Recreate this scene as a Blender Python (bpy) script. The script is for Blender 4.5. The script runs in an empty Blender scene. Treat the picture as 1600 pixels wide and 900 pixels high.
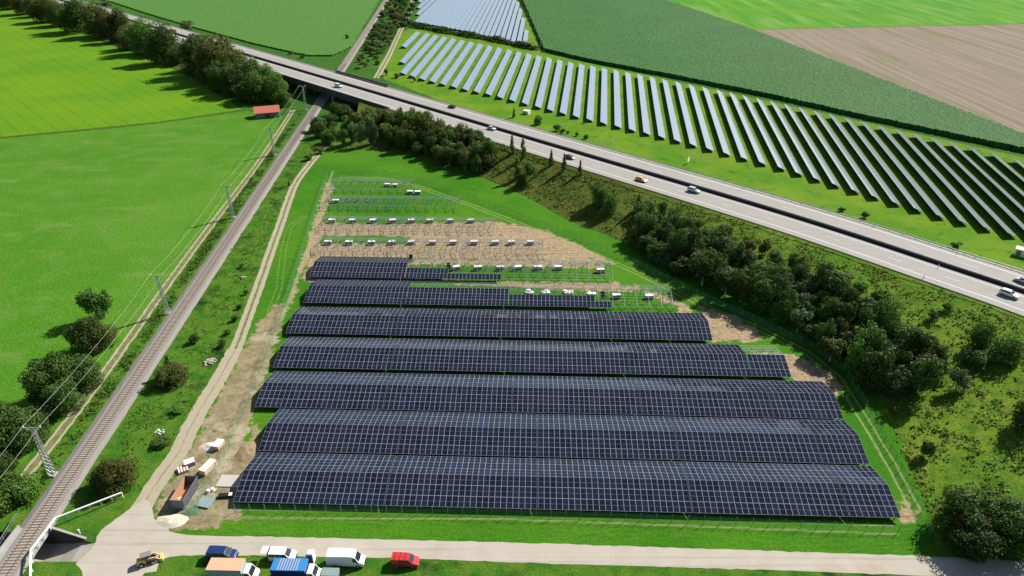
import bpy, bmesh, math, random
import numpy as np
from mathutils import Vector, Matrix, noise
from mathutils.bvhtree import BVHTree
random.seed(7); RNG = np.random.default_rng(7)
R = math.radians
sc = bpy.context.scene
COL = sc.collection
# ---------------------------------------------------------------- camera
H, TH, F = 100.0, R(29.4), 1100.0
cam = bpy.data.objects.new('camera', bpy.data.cameras.new('camera')); COL.objects.link(cam)
cam.location = (0, 0, H); cam.rotation_euler = (math.pi/2 - TH, 0, 0)
cam.data.sensor_width = 36; cam.data.lens = F/1600*36
cam.data.clip_start = 1; cam.data.clip_end = 9000
sc.camera = cam
# ---------------------------------------------------------------- world and sun
SUN_AZ, SUN_EL = R(52), R(40)            # azimuth from +Y towards +X
w = bpy.data.worlds.new('World'); sc.world = w; w.use_nodes = True
nt = w.node_tree; bg = nt.nodes['Background']
sky = nt.nodes.new('ShaderNodeTexSky'); sky.sky_type = 'NISHITA'; sky.sun_disc = False
sky.sun_elevation = SUN_EL; sky.sun_rotation = SUN_AZ; sky.altitude = 500
sky.air_density = 1.0; sky.dust_density = 1.2
# thin scattered clouds, seen only as reflections in the modules
tc = nt.nodes.new('ShaderNodeTexCoord'); cn = nt.nodes.new('ShaderNodeTexNoise'); cn.inputs['Scale'].default_value = 2.0
cn.inputs['Detail'].default_value = 5
cr = nt.nodes.new('ShaderNodeValToRGB'); cr.color_ramp.elements[0].position = .54; cr.color_ramp.elements[1].position = .76
cm = nt.nodes.new('ShaderNodeMix'); cm.data_type = 'RGBA'; cm.inputs[7].default_value = (11, 11.2, 11.8, 1)
cmul = nt.nodes.new('ShaderNodeMath'); cmul.operation = 'MULTIPLY'; cmul.inputs[1].default_value = .38
nt.links.new(tc.outputs['Generated'], cn.inputs['Vector']); nt.links.new(cn.outputs['Fac'], cr.inputs['Fac'])
nt.links.new(cr.outputs['Color'], cmul.inputs[0]); nt.links.new(cmul.outputs[0], cm.inputs[0])
nt.links.new(sky.outputs[0], cm.inputs[6]); nt.links.new(cm.outputs[2], bg.inputs['Color'])
bg.inputs['Strength'].default_value = 0.058
sun = bpy.data.objects.new('sun', bpy.data.lights.new('sun', 'SUN')); COL.objects.link(sun)
sun.data.energy = 4.9; sun.data.angle = R(.5); sun.data.color = (1, .95, .87)
sun.rotation_euler = (math.pi/2 - SUN_EL, 0, math.pi - SUN_AZ)
vs = sc.view_settings; vs.view_transform = 'Standard'; vs.look = 'None'; vs.exposure = 0.7; vs.gamma = 1; vs.use_curve_mapping = False
sc.cycles.max_bounces = 6; sc.cycles.transparent_max_bounces = 12

# ---------------------------------------------------------------- helpers
ct, st = math.cos(TH), math.sin(TH)
def ray(px, py):
    x = (px-800)/F; y = (py-450)/F
    return Vector((x, ct - y*st, -st - y*ct))
def P(px, py, z=0.0):
    d = ray(px, py); s = (H-z)/-d.z
    return Vector((d.x*s, d.y*s, z))
def mesh_obj(name, verts, faces, mats, parent=None, smooth=False, mi=None, uv=None):
    me = bpy.data.meshes.new(name); me.from_pydata([tuple(v) for v in verts], [], [tuple(f) for f in faces])
    for m in (mats if isinstance(mats, (list, tuple)) else [mats]): me.materials.append(m)
    if mi is not None: me.polygons.foreach_set('material_index', mi)
    if smooth: me.polygons.foreach_set('use_smooth', [True]*len(me.polygons))
    if uv is not None:
        l = me.uv_layers.new(name='UVMap'); l.data.foreach_set('uv', np.asarray(uv, dtype=np.float32).ravel())
    me.update()
    o = bpy.data.objects.new(name, me); COL.objects.link(o)
    if parent is not None: o.parent = parent
    return o
def tag(o, label=None, cat=None, group=None, kind=None):
    if label: o['label'] = label
    if cat: o['category'] = cat
    if group: o['group'] = group
    if kind: o['kind'] = kind
    return o
def thing(name, label, cat, loc=(0, 0, 0), rz=0.0, group=None, scale=None):
    o = bpy.data.objects.new(name, None); COL.objects.link(o)
    o.location = loc; o.rotation_euler = (0, 0, rz); o.empty_display_size = .2
    if scale: o.scale = scale
    return tag(o, label, cat, group)
def part(name, data, parent, loc=(0, 0, 0), rot=(0, 0, 0), scale=(1, 1, 1)):
    o = bpy.data.objects.new(name, data); COL.objects.link(o); o.parent = parent
    o.location = loc; o.rotation_euler = rot; o.scale = scale
    return o
def copy_tree(o, parent=None):
    c = o.copy(); COL.objects.link(c)
    if parent: c.parent = parent
    for ch in [k for k in bpy.data.objects if k.parent == o]: copy_tree(ch, c)
    return c
ORD1 = ['zeroth','first','second','third','fourth','fifth','sixth','seventh','eighth','ninth','tenth','eleventh','twelfth','thirteenth','fourteenth','fifteenth','sixteenth','seventeenth','eighteenth','nineteenth']
TENS = {2:'twenty',3:'thirty',4:'forty',5:'fifty',6:'sixty',7:'seventy',8:'eighty',9:'ninety'}
def ordw(n):
    if n < 20: return ORD1[n]
    if n >= 100: return 'hundred and ' + ordw(n-100) if n > 100 else 'hundredth'
    t, u = divmod(n, 10)
    return (TENS[t][:-1]+'ieth') if u == 0 else TENS[t]+'-'+ORD1[u]
class MB:
    def __init__(s): s.v = []; s.f = []; s.mi = []
    def box(s, c, d, m=0, rz=0.0, taper=1.0):
        cx, cy, cz = c; hx, hy, hz = d[0]/2, d[1]/2, d[2]/2; n = len(s.v); co, si = math.cos(rz), math.sin(rz)
        for z, k in ((-hz, 1), (hz, taper)):
            for x, y in ((-hx, -hy), (hx, -hy), (hx, hy), (-hx, hy)):
                x *= k; y *= k
                s.v.append((cx+x*co-y*si, cy+x*si+y*co, cz+z))
        for f in ((0,3,2,1),(4,5,6,7),(0,1,5,4),(1,2,6,5),(2,3,7,6),(3,0,4,7)): s.f.append(tuple(n+i for i in f)); s.mi.append(m)
        return s
    def bar(s, a, b, wd, ht=None, m=0, sides=4):
        a = Vector(a); b = Vector(b); ht = ht or wd; d = (b-a).normalized()
        up = Vector((0, 0, 1)) if abs(d.z) < .95 else Vector((1, 0, 0))
        sx = d.cross(up).normalized(); uy = sx.cross(d).normalized(); n = len(s.v)
        for p in (a, b):
            for k in range(sides):
                an = 2*math.pi*(k+.5)/sides; q = 1/math.cos(math.pi/sides) if sides == 4 else 1
                s.v.append(tuple(p + sx*math.cos(an)*wd/2*q + uy*math.sin(an)*ht/2*q))
        for k in range(sides):
            k2 = (k+1) % sides; s.f.append((n+k, n+k2, n+sides+k2, n+sides+k)); s.mi.append(m)
        s.f.append(tuple(n+k for k in reversed(range(sides)))); s.f.append(tuple(n+sides+k for k in range(sides))); s.mi += [m, m]
        return s
    def quad(s, *p, m=0):
        n = len(s.v); s.v += [tuple(q) for q in p]; s.f.append(tuple(range(n, n+len(p)))); s.mi.append(m); return s
    def cyl(s, c, r, h, m=0, sides=12, axis='z', r2=None):
        n = len(s.v); r2 = r if r2 is None else r2
        for t, rr in ((-.5, r), (.5, r2)):
            for k in range(sides):
                a = 2*math.pi*k/sides; p, q = rr*math.cos(a), rr*math.sin(a)
                s.v.append({'z': (c[0]+p, c[1]+q, c[2]+t*h), 'y': (c[0]+p, c[1]+t*h, c[2]+q), 'x': (c[0]+t*h, c[1]+p, c[2]+q)}[axis])
        for k in range(sides):
            k2 = (k+1) % sides; s.f.append((n+k, n+k2, n+sides+k2, n+sides+k)); s.mi.append(m)
        s.f.append(tuple(n+k for k in reversed(range(sides)))); s.f.append(tuple(n+sides+k for k in range(sides))); s.mi += [m, m]
        return s
    def build(s, name, mats, parent=None, smooth=False):
        return mesh_obj(name, s.v, s.f, mats, parent, smooth, s.mi)
    def data(s, name, mats):
        o = s.build(name, mats); d = o.data; bpy.data.objects.remove(o); return d

# ---------------------------------------------------------------- materials
class NT:
    def __init__(s, name, rough=.9, spec=.2):
        s.m = bpy.data.materials.new(name); s.m.use_nodes = True; s.t = s.m.node_tree
        s.b = s.t.nodes['Principled BSDF']; s.b.inputs['Roughness'].default_value = rough
        s.b.inputs['Specular IOR Level'].default_value = spec
        s._co = None
    def n(s, typ, **kw):
        x = s.t.nodes.new(typ)
        for k, v in kw.items(): setattr(x, k, v)
        return x
    def link(s, a, b): s.t.links.new(a, b)
    def co(s):
        if not s._co:
            g = s.n('ShaderNodeNewGeometry'); s._co = g.outputs['Position']
        return s._co
    def map(s, rot=0.0, scale=(1, 1, 1), src=None):
        mp = s.n('ShaderNodeMapping'); mp.inputs['Rotation'].default_value = (0, 0, rot); mp.inputs['Scale'].default_value = scale
        s.link(src or s.co(), mp.inputs['Vector']); return mp.outputs[0]
    def noise(s, scale, detail=4, vec=None, rough=.55, dist=0):
        x = s.n('ShaderNodeTexNoise'); x.inputs['Scale'].default_value = scale; x.inputs['Detail'].default_value = detail
        x.inputs['Roughness'].default_value = rough; x.inputs['Distortion'].default_value = dist
        s.link(vec or s.co(), x.inputs['Vector']); return x.outputs['Fac']
    def ramp(s, fac, stops):
        r = s.n('ShaderNodeValToRGB'); e = r.color_ramp.elements
        while len(e) < len(stops): e.new(.5)
        for el, (p, c) in zip(e, stops): el.position = p; el.color = c if len(c) == 4 else (*c, 1)
        s.link(fac, r.inputs[0]); return r.outputs[0]
    def mr(s, fac, a, b, c=0.0, d=1.0, smooth=True):
        r = s.n('ShaderNodeMapRange'); r.interpolation_type = 'SMOOTHSTEP' if smooth else 'LINEAR'
        for i, v in enumerate((a, b, c, d)): r.inputs[i+1].default_value = v
        s.link(fac, r.inputs[0]); return r.outputs[0]
    def math(s, op, a, b=None, clamp=False):
        x = s.n('ShaderNodeMath', operation=op); x.use_clamp = clamp
        for i, v in enumerate((a, b)):
            if v is None: continue
            if isinstance(v, (int, float)): x.inputs[i].default_value = v
            else: s.link(v, x.inputs[i])
        return x.outputs[0]
    def mix(s, f, a, b, blend='MIX'):
        x = s.n('ShaderNodeMix', data_type='RGBA', blend_type=blend)
        for i, v in ((0, f), (6, a), (7, b)):
            if isinstance(v, (int, float)): x.inputs[i].default_value = v
            elif isinstance(v, tuple): x.inputs[i].default_value = v if len(v) == 4 else (*v, 1)
            else: s.link(v, x.inputs[i])
        return x.outputs[2]
    def attr(s, name):
        a = s.n('ShaderNodeAttribute'); a.attribute_name = name; return a.outputs['Fac']
    def color(s, c): s.link(c, s.b.inputs['Base Color']); return s
    def bump(s, h, strength=.5, dist=.2):
        b = s.n('ShaderNodeBump'); b.inputs['Strength'].default_value = strength; b.inputs['Distance'].default_value = dist
        s.link(h, b.inputs['Height']); s.link(b.outputs[0], s.b.inputs['Normal']); return s
def flat(name, c, rough=.6, metal=0.0, spec=.4, var=.12, scale=3.0):
    k = NT(name, rough, spec); k.b.inputs['Metallic'].default_value = metal
    f = k.noise(scale, 4); k.color(k.mix(f, tuple(x*(1-var) for x in c), tuple(min(1, x*(1+var)) for x in c)))
    return k.m
def grass_mat(name, c1, c2, c3, big=.02, mid=.25, fine=2.2, bump=.5, streak=None):
    k = NT(name, .95, .05)
    a = k.noise(big, 3); b = k.noise(mid, 5); c = k.noise(fine, 3, rough=.7)
    col = k.mix(k.mr(a, .35, .65), c1, c2)
    col = k.mix(k.mr(b, .45, .75), col, c3)
    col = k.mix(k.mr(c, .3, .7), col, k.mix(1.0, col, (.55, .6, .5), 'MULTIPLY'))
    if streak:
        rot, sc_, colr, amt = streak
        s_ = k.noise(1.0, 4, k.map(rot, sc_)); col = k.mix(k.math('MULTIPLY', k.mr(s_, .52, .72), amt), col, colr)
    k.color(col); k.bump(k.math('ADD', c, k.noise(fine*.35, 3)), bump, .35)
    return k
M = {}
# the ground round the new plant: grass, dirt, ruts from vertex attributes
k = NT('ground_mix', .95, .05)
big = k.noise(.03, 3); mid = k.noise(.3, 5); fin = k.noise(2.5, 4, rough=.75); med = k.noise(.9, 4)
lawn = k.mix(k.mr(big, .35, .65), (.050, .195, .010), (.088, .250, .015))
lawn = k.mix(k.mr(mid, .5, .75), lawn, (.10, .205, .022))
lawn = k.mix(k.math('MULTIPLY', k.mr(k.noise(1, 5, k.map(R(35), (.25, 1.4, 1)), .7), .45, .7), .45), lawn, (.022, .105, .008))
rough = k.mix(k.mr(mid, .35, .6), (.045, .165, .014), (.105, .20, .022))
rough = k.mix(k.mr(k.noise(.12, 5), .55, .7), rough, (.016, .062, .010))
rough = k.mix(k.mr(k.noise(.35, 6, rough=.7), .6, .72), rough, (.15, .165, .035))
grass = k.mix(k.attr('lawn'), rough, lawn)
grass = k.mix(k.mr(fin, .3, .75), k.mix(1.0, grass, (.5, .55, .45), 'MULTIPLY'), grass)
dirtc = k.mix(k.mr(med, .3, .7), (.25, .18, .105), (.38, .295, .195))
dirtc = k.mix(k.mr(k.noise(.5, 6, rough=.75), .58, .74), dirtc, (.13, .10, .055))
brc = k.mix(k.mr(k.noise(.25, 6, rough=.75), .3, .7), (.15, .125, .06), (.31, .25, .16)); brc = k.mix(k.mr(k.noise(.4, 5, rough=.8), .56, .68), brc, (.10, .15, .035)); brc = k.mix(k.mr(k.noise(.15, 6, rough=.7), .5, .62), brc, (.36, .31, .22))
dirtc = k.mix(k.mr(k.noise(1, 5, k.map(R(1.8), (.05, 1.1, 1)), .7), .52, .68), dirtc, (.17, .125, .07)); dirtc = k.mix(k.attr('brown'), dirtc, brc)
dm = k.mr(k.math('ADD', k.attr('dirt'), k.math('MULTIPLY', k.math('SUBTRACT', k.noise(.35, 7, rough=.72), .5), 2.6)), .45, .62)
g2 = k.mix(dm, grass, dirtc)
rm = k.mr(k.math('ADD', k.attr('rut'), k.math('MULTIPLY', k.math('SUBTRACT', k.noise(.8, 5, rough=.7), .5), .9)), .35, .8, 0, .72)
g3 = k.mix(rm, g2, (.26, .265, .13))
k.color(g3); k.bump(k.math('ADD', fin, med), .6, .25); M['ground'] = k.m
M['far_ground'] = grass_mat('far_ground', (.045, .13, .018), (.06, .16, .02), (.03, .09, .015)).m
k = grass_mat('lower_field', (.072, .215, .014), (.100, .245, .022), (.120, .24, .035), big=.015, mid=.12, fine=1.6, streak=(R(-24), (.03, .12, 1), (.17, .23, .06), .32))
M['field_lower'] = k.m
# the brighter field with drill lines
k = NT('bright_field', .95, .05)
a = k.noise(.02, 3); f = k.noise(1.2, 4, rough=.7)
col = k.mix(k.mr(a, .35, .65), (.135, .27, .010), (.10, .245, .012))
wv = k.n('ShaderNodeTexWave', wave_type='BANDS'); wv.inputs['Scale'].default_value = .044; wv.inputs['Distortion'].default_value = .5; wv.inputs['Detail'].default_value = 3
k.link(k.map(R(-43.2)), wv.inputs['Vector'])
col = k.mix(k.math('MULTIPLY', k.mr(wv.outputs['Fac'], .955, 1.0), k.math('MULTIPLY', k.noise(.02, 3), .9)), col, (.05, .15, .014))
col = k.mix(k.math('MULTIPLY', k.mr(k.noise(1, 4, k.map(R(-43.2), (.2, .008, 1))), .5, .8), .5), col, (.15, .24, .02))
col = k.mix(k.mr(f, .3, .75), k.mix(1.0, col, (.72, .75, .7), 'MULTIPLY'), col)
k.color(col); k.bump(f, .4, .3); M['field_bright'] = k.m
k = NT('meadow_far', .95, .05)
col = k.mix(k.mr(k.noise(1, 4, k.map(R(124.9), (.10, .010, 1))), .4, .7), (.05, .21, .012), (.14, .27, .06))
col = k.mix(k.mr(k.noise(.02, 3), .4, .7), col, (.10, .24, .010))
k.color(col); k.bump(k.noise(1.2, 4), .4, .3); M['field_light'] = k.m
k = NT('stubble', .95, .05)
col = k.mix(k.mr(k.noise(1, 5, k.map(R(-8.6), (.5, .006, 1))), .35, .7), (.225, .18, .135), (.31, .255, .20))
col = k.mix(k.math('MULTIPLY', k.mr(k.noise(1, 4, k.map(R(-8.6), (.14, .008, 1))), .5, .66), .55), col, (.15, .17, .06))
col = k.mix(k.mr(k.noise(1.5, 4, rough=.8), .3, .7), k.mix(1.0, col, (.7, .7, .7), 'MULTIPLY'), col)
k.color(col); k.bump(k.noise(1.6, 4), .5, .25); M['stubble'] = k.m
k = NT('maize', .8, .15)
col = k.mix(k.noise(.8, 5, rough=.8), (.018, .078, .014), (.055, .165, .034))
col = k.mix(k.mr(k.noise(.12, 6, rough=.8), .55, .75), col, (.075, .12, .045))
col = k.mix(k.math('MULTIPLY', k.mr(k.noise(.02, 3), .4, .65), .5), col, (.045, .14, .03))
k.color(col); k.bump(k.noise(1.5, 4, rough=.8), .8, .6); M['maize'] = k.m
k = NT('crop', .85, .1)
col = k.mix(k.noise(.7, 5, rough=.8), (.050, .14, .022), (.090, .21, .040))
col = k.mix(k.mr(k.noise(.35, 6, rough=.8), .58, .7), col, (.13, .15, .06))
k.color(col); k.bump(k.noise(1.5, 4, rough=.8), .7, .5); M['crop'] = k.m
k = NT('pv_meadow', .95, .05)
col = k.mix(k.mr(k.noise(.05, 4), .35, .65), (.085, .22, .010), (.15, .26, .016))
col = k.mix(k.mr(k.noise(1, 5, k.map(R(5), (.35, .03, 1)), .7), .56, .70), col, (.23, .19, .10))
col = k.mix(k.mr(k.noise(.25, 5), .55, .75), col, (.035, .12, .012))
col = k.mix(k.mr(k.noise(2, 4, rough=.8), .3, .7), k.mix(1.0, col, (.6, .62, .6), 'MULTIPLY'), col)
k.color(col); k.bump(k.noise(1.5, 4), .6, .3); M['pv_meadow'] = k.m
# rough embankment meadow
k = NT('rough_meadow', .95, .05)
n1 = k.noise(.05, 4); n2 = k.noise(.35, 6, rough=.7); n3 = k.noise(1.6, 5, rough=.8, dist=1.0)
col = k.mix(k.mr(n1, .35, .62), (.085, .150, .016), (.150, .185, .024))
col = k.mix(k.mr(n2, .35, .6), (.060, .125, .016), col)
col = k.mix(k.mr(k.noise(.18, 5), .58, .72), col, (.155, .135, .045))
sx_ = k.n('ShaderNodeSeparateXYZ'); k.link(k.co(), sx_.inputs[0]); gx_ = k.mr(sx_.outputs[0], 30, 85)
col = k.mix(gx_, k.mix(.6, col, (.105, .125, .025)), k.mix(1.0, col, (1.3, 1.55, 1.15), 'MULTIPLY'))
col = k.mix(k.mr(n3, .25, .62), k.mix(1.0, col, (.45, .5, .42), 'MULTIPLY'), col)
k.color(col); k.bump(n3, 1.0, .6); M['rough'] = k.m
# concrete motorway, aged
k = NT('motorway_concrete', .85, .25)
col = k.mix(k.noise(1, 4, k.map(R(46), (.02, .8, 1))), (.285, .27, .245), (.36, .34, .31))
col = k.mix(k.mr(k.noise(.15, 5), .5, .8), col, (.28, .268, .245))
col = k.mix(k.math('MULTIPLY', k.noise(6, 3, rough=.8), .35), col, (.14, .135, .13))
k.color(col); M['motorway'] = k.m
k = NT('access_road', .9, .2)
col = k.mix(k.noise(.35, 5), (.36, .325, .27), (.49, .445, .37))
col = k.mix(k.mr(k.noise(.12, 6, rough=.7), .5, .75), col, (.36, .305, .225))
col = k.mix(k.math('MULTIPLY', k.mr(k.noise(1, 4, k.map(0, (.02, 1.3, 1))), .5, .7), .35), col, (.20, .185, .16))
col = k.mix(k.math('MULTIPLY', k.noise(5, 4, rough=.8), .4), col, (.28, .25, .205))
k.color(col); k.bump(k.noise(6, 4), .3, .05); M['road'] = k.m
k = NT('gravel_rut', .95, .1)
col = k.mix(k.noise(.8, 5, rough=.7), (.29, .255, .175), (.46, .41, .31))
col = k.mix(k.math('MULTIPLY', k.noise(6, 4, rough=.8), .4), col, (.18, .15, .10)); k.color(col); k.bump(k.noise(5, 4), .4, .06); M['rut'] = k.m
k = NT('track_middle', .95, .1)
col = k.mix(k.mr(k.noise(.8, 5, rough=.75), .35, .62), (.09, .14, .025), (.19, .165, .085)); k.color(col); k.bump(k.noise(5, 4), .4, .06); M['rutmid'] = k.m
M['rutlight'] = flat('track_middle_worn', (.24, .20, .125), .95, var=.3, scale=1)
k = NT('ballast', .95, .15)
col = k.mix(k.noise(6, 4, rough=.85), (.12, .11, .10), (.34, .32, .295)); col = k.mix(k.mr(k.noise(.4, 4), .5, .8), col, (.26, .235, .21)); k.color(col)
k.bump(k.noise(8, 3), .8, .1); M['ballast'] = k.m
k = NT('ballast_worn', .95, .15)
col = k.mix(k.noise(6, 4, rough=.85), (.15, .125, .10), (.33, .285, .235)); k.color(col); k.bump(k.noise(8, 3), .8, .1); M['ballast_mid'] = k.m
M['sleeper'] = flat('sleeper', (.33, .29, .245), .9); M['rail'] = flat('rail_steel', (.20, .145, .11), .5, .4)
M['concrete'] = flat('concrete', (.32, .31, .285), .9, var=.25, scale=1.2); M['concrete_shaded'] = flat('shaded_concrete', (.055, .058, .057), .9, var=.35, scale=.8)  # darker concrete has the underpass wall's shade put into its colour
M['white'] = flat('road_paint', (.72, .72, .70), .7); M['whitemetal'] = flat('white_metal', (.80, .80, .79), .45)
M['galv'] = flat('galvanised', (.42, .44, .45), .45, .7); M['galvdark'] = flat('dark_steel', (.06, .065, .07), .6, .3)
M['steel'] = flat('sigma_post', (.50, .55, .56), .35, .8)
M['wire'] = flat('cable', (.62, .64, .60), .5, .2); M['polegreen'] = flat('pole_paint', (.20, .28, .23), .6)
M['median'] = flat('median_dark', (.022, .023, .025), .9, var=.4, scale=.7); M['barrier'] = flat('median_barrier', (.03, .032, .036), .7)  # median: near-black strip between the carriageways
M['rusty_tile'] = flat('red_roof', (.43, .115, .075), .85, var=.3, scale=1.5); M['grey_wood'] = flat('grey_wood', (.16, .165, .15), .9, var=.4, scale=2)
M['tyre'] = flat('tyre', (.02, .02, .02), .9); M['glass'] = flat('car_glass', (.02, .028, .035), .08, spec=.9, var=.02)
M['rim'] = flat('rim', (.4, .4, .42), .4, .6); M['lamp'] = flat('lamp_lens', (.75, .75, .72), .15, spec=.8); M['redlamp'] = flat('red_lens', (.4, .02, .02), .2)
M['bark'] = flat('bark', (.10, .08, .06), .95, var=.4, scale=4); M['birch'] = flat('pale_bark', (.45, .43, .38), .9, var=.5, scale=3)
M['carton'] = flat('cardboard', (.62, .47, .33), .9); M['cratetop'] = flat('crate_wrap', (.78, .77, .74), .7); M['crateside'] = flat('crate_side', (.20, .19, .20), .8)
M['timber'] = flat('timber', (.58, .43, .30), .85, var=.3); M['stone'] = flat('field_stone', (.42, .36, .30), .95, var=.35, scale=2)
M['black'] = flat('black_plastic', (.015, .015, .016), .5); M['skin'] = flat('skin', (.42, .24, .17), .6); M['hivis'] = flat('work_shirt', (.10, .24, .14), .85); M['trousers'] = flat('trousers', (.03, .035, .05), .9)
def paint(name, c, rough=.25):
    k = NT(name, rough, .5); k.b.inputs['Coat Weight'].default_value = .6; k.b.inputs['Coat Roughness'].default_value = .06
    k.color(k.mix(k.noise(1.5, 4), tuple(x*.9 for x in c), tuple(min(1, x*1.06) for x in c))); return k.m
# fence mesh: thin green wires, mostly open
k = NT('fence_mesh', .6, .3); k.b.inputs['Base Color'].default_value = (.10, .36, .20, 1)
u = k.n('ShaderNodeUVMap'); sp = k.n('ShaderNodeSeparateXYZ'); k.link(u.outputs[0], sp.inputs[0])
def lines(o, pitch, wd):
    fr = k.math('FRACT', k.math('DIVIDE', o, pitch)); return k.math('LESS_THAN', fr, wd/pitch)
al = k.math('MAXIMUM', lines(sp.outputs[0], .05, .0042), lines(sp.outputs[1], .2, .012)); k.link(al, k.b.inputs['Alpha']); M['fence_mesh'] = k.m
# photovoltaic module: silver frame, mid gap, dark cells; UV 0..1 per module
def module_mat(name, cell, line, fw, fh, midw, cells=True, coatrough=.04, cell_amt=.10):
    k = NT(name, .6, .0)
    u = k.n('ShaderNodeUVMap'); sp = k.n('ShaderNodeSeparateXYZ'); k.link(u.outputs[0], sp.inputs[0]); ux = k.math('FRACT', sp.outputs[0]); uy = k.math('FRACT', sp.outputs[1])
    wn = k.n('ShaderNodeTexWhiteNoise', noise_dimensions='1D'); k.link(k.math('FLOOR', sp.outputs[0]), wn.inputs['W'])
    ex = k.math('ABSOLUTE', k.math('SUBTRACT', ux, .5)); ey = k.math('ABSOLUTE', k.math('SUBTRACT', uy, .5))
    fr = k.math('MAXIMUM', k.math('GREATER_THAN', ex, .5-fw), k.math('GREATER_THAN', ey, .5-fh))
    mid = k.math('LESS_THAN', ey, midw)
    c = k.mix(wn.outputs['Value'], tuple(x*.7 for x in cell), (cell[0]*1.75, cell[1]*1.45, cell[2]*1.3))
    if cells:
        fx = k.math('FRACT', k.math('MULTIPLY', ux, 6)); fy = k.math('FRACT', k.math('MULTIPLY', uy, 12))
        g = k.math('MAXIMUM', k.math('LESS_THAN', fx, .05), k.math('LESS_THAN', fy, .05))
        c = k.mix(k.math('MULTIPLY', g, cell_amt), c, (.25, .26, .30))
    c = k.mix(k.math('MULTIPLY', mid, .8), c, line); c = k.mix(fr, c, tuple(min(1, x*1.15) for x in line))
    k.color(c); k.b.inputs['Coat Weight'].default_value = 1; k.b.inputs['Coat Roughness'].default_value = coatrough; k.b.inputs['Coat IOR'].default_value = 1.34
    return k.m
M['module'] = module_mat('module_glass', (.007, .011, .028), (.42, .44, .50), .020, .010, .0045)
M['module_far'] = module_mat('module_glass_far', (.018, .03, .065), (.50, .52, .55), .03, .03, .0, cells=False, coatrough=.1)
M['module_back'] = flat('module_back', (.05, .05, .055), .7)
def leaf_mat(name, c1, c2, var=.35):
    k = NT(name, .7, .25)
    oi = k.n('ShaderNodeObjectInfo')
    col = k.mix(k.noise(.9, 4, rough=.7), c1, c2)
    hs = k.n('ShaderNodeHueSaturation'); k.link(k.mr(oi.outputs['Random'], 0, 1, 1-var, 1+var, False), hs.inputs['Value'])
    k.link(k.mr(oi.outputs['Random'], 0, 1, .485, .515, False), hs.inputs['Hue']); k.link(col, hs.inputs['Color'])
    k.link(hs.outputs[0], k.b.inputs['Base Color'])
    tr = k.n('ShaderNodeBsdfTranslucent'); k.link(hs.outputs[0], tr.inputs['Color'])
    mx = k.n('ShaderNodeMixShader'); mx.inputs[0].default_value = .22
    k.link(k.b.outputs[0], mx.inputs[1]); k.link(tr.outputs[0], mx.inputs[2]); k.link(mx.outputs[0], k.t.nodes['Material Output'].inputs['Surface'])
    return k.m
M['leaf_dark'] = leaf_mat('leaf_dark', (.036, .080, .012), (.085, .150, .024))
M['leaf_mid'] = leaf_mat('leaf_mid', (.055, .125, .015), (.115, .21, .028))
M['leaf_olive'] = leaf_mat('leaf_olive', (.062, .085, .014), (.130, .155, .028))
M['leaf_silver'] = leaf_mat('leaf_silver', (.06, .110, .035), (.13, .19, .07))
M['leaf_yellow'] = leaf_mat('leaf_yellow', (.10, .150, .018), (.18, .22, .030))
M['leaf_grass'] = leaf_mat('leaf_grass', (.11, .18, .02), (.20, .25, .035))

# ---------------------------------------------------------------- motorway line (near pavement edge) and terrain
ZH = 7.0
edge = [(-620, 893.4), (-465.2, 742.5), (-300, 580.8), (-155.4, 438), (-60, 344), (20.1, 264.9), (81.4, 204.4), (115.6, 166.2), (130.3, 148.5), (160, 109), (200, 50), (235, -10)]
def spline(pts, step):
    out = []; p = [np.array(q, float) for q in pts]; p = [2*p[0]-p[1]] + p + [2*p[-1]-p[-2]]
    for i in range(1, len(p)-2):
        n = max(1, int(np.linalg.norm(p[i+1]-p[i])/step))
        for j in range(n):
            t = j/n; out.append(.5*((2*p[i]) + (-p[i-1]+p[i+1])*t + (2*p[i-1]-5*p[i]+4*p[i+1]-p[i+2])*t*t + (-p[i-1]+3*p[i]-3*p[i+1]+p[i+2])*t**3))
    out.append(p[-2]); return np.array(out)
E_ = spline(edge, 2.0)
T_ = np.gradient(E_, axis=0); T_ /= np.linalg.norm(T_, axis=1)[:, None]; N_ = np.stack([-T_[:, 1], T_[:, 0]], 1)   # to the far side
if N_[0][1] < 0: N_ = -N_
def hw(i, off): return E_[i] + N_[i]*off
BX0, BX1 = -142.0, -78.0     # bridge extent along the near edge (world X)
iB0 = int(np.argmin(abs(E_[:, 0]-BX0))); iB1 = int(np.argmin(abs(E_[:, 0]-BX1)))
def arr(L): return np.array([[q.x, q.y] for q in L])
foot = arr([P(*p) for p in [(548, 232), (600, 236), (640, 241), (690, 256), (740, 272), (790, 292), (830, 311), (885, 343), (950, 368), (1010, 393), (1100, 440), (1200, 487), (1290, 556), (1345, 598), (1385, 645), (1425, 740), (1452, 800), (1462, 850), (1600, 866), (1800, 884), (2000, 890)]])
def resample(A, n):
    d = np.r_[0, np.cumsum(np.linalg.norm(np.diff(A, axis=0), axis=1))]; t = np.linspace(0, d[-1], n)
    return np.stack([np.interp(t, d, A[:, 0]), np.interp(t, d, A[:, 1])], 1)
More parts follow.
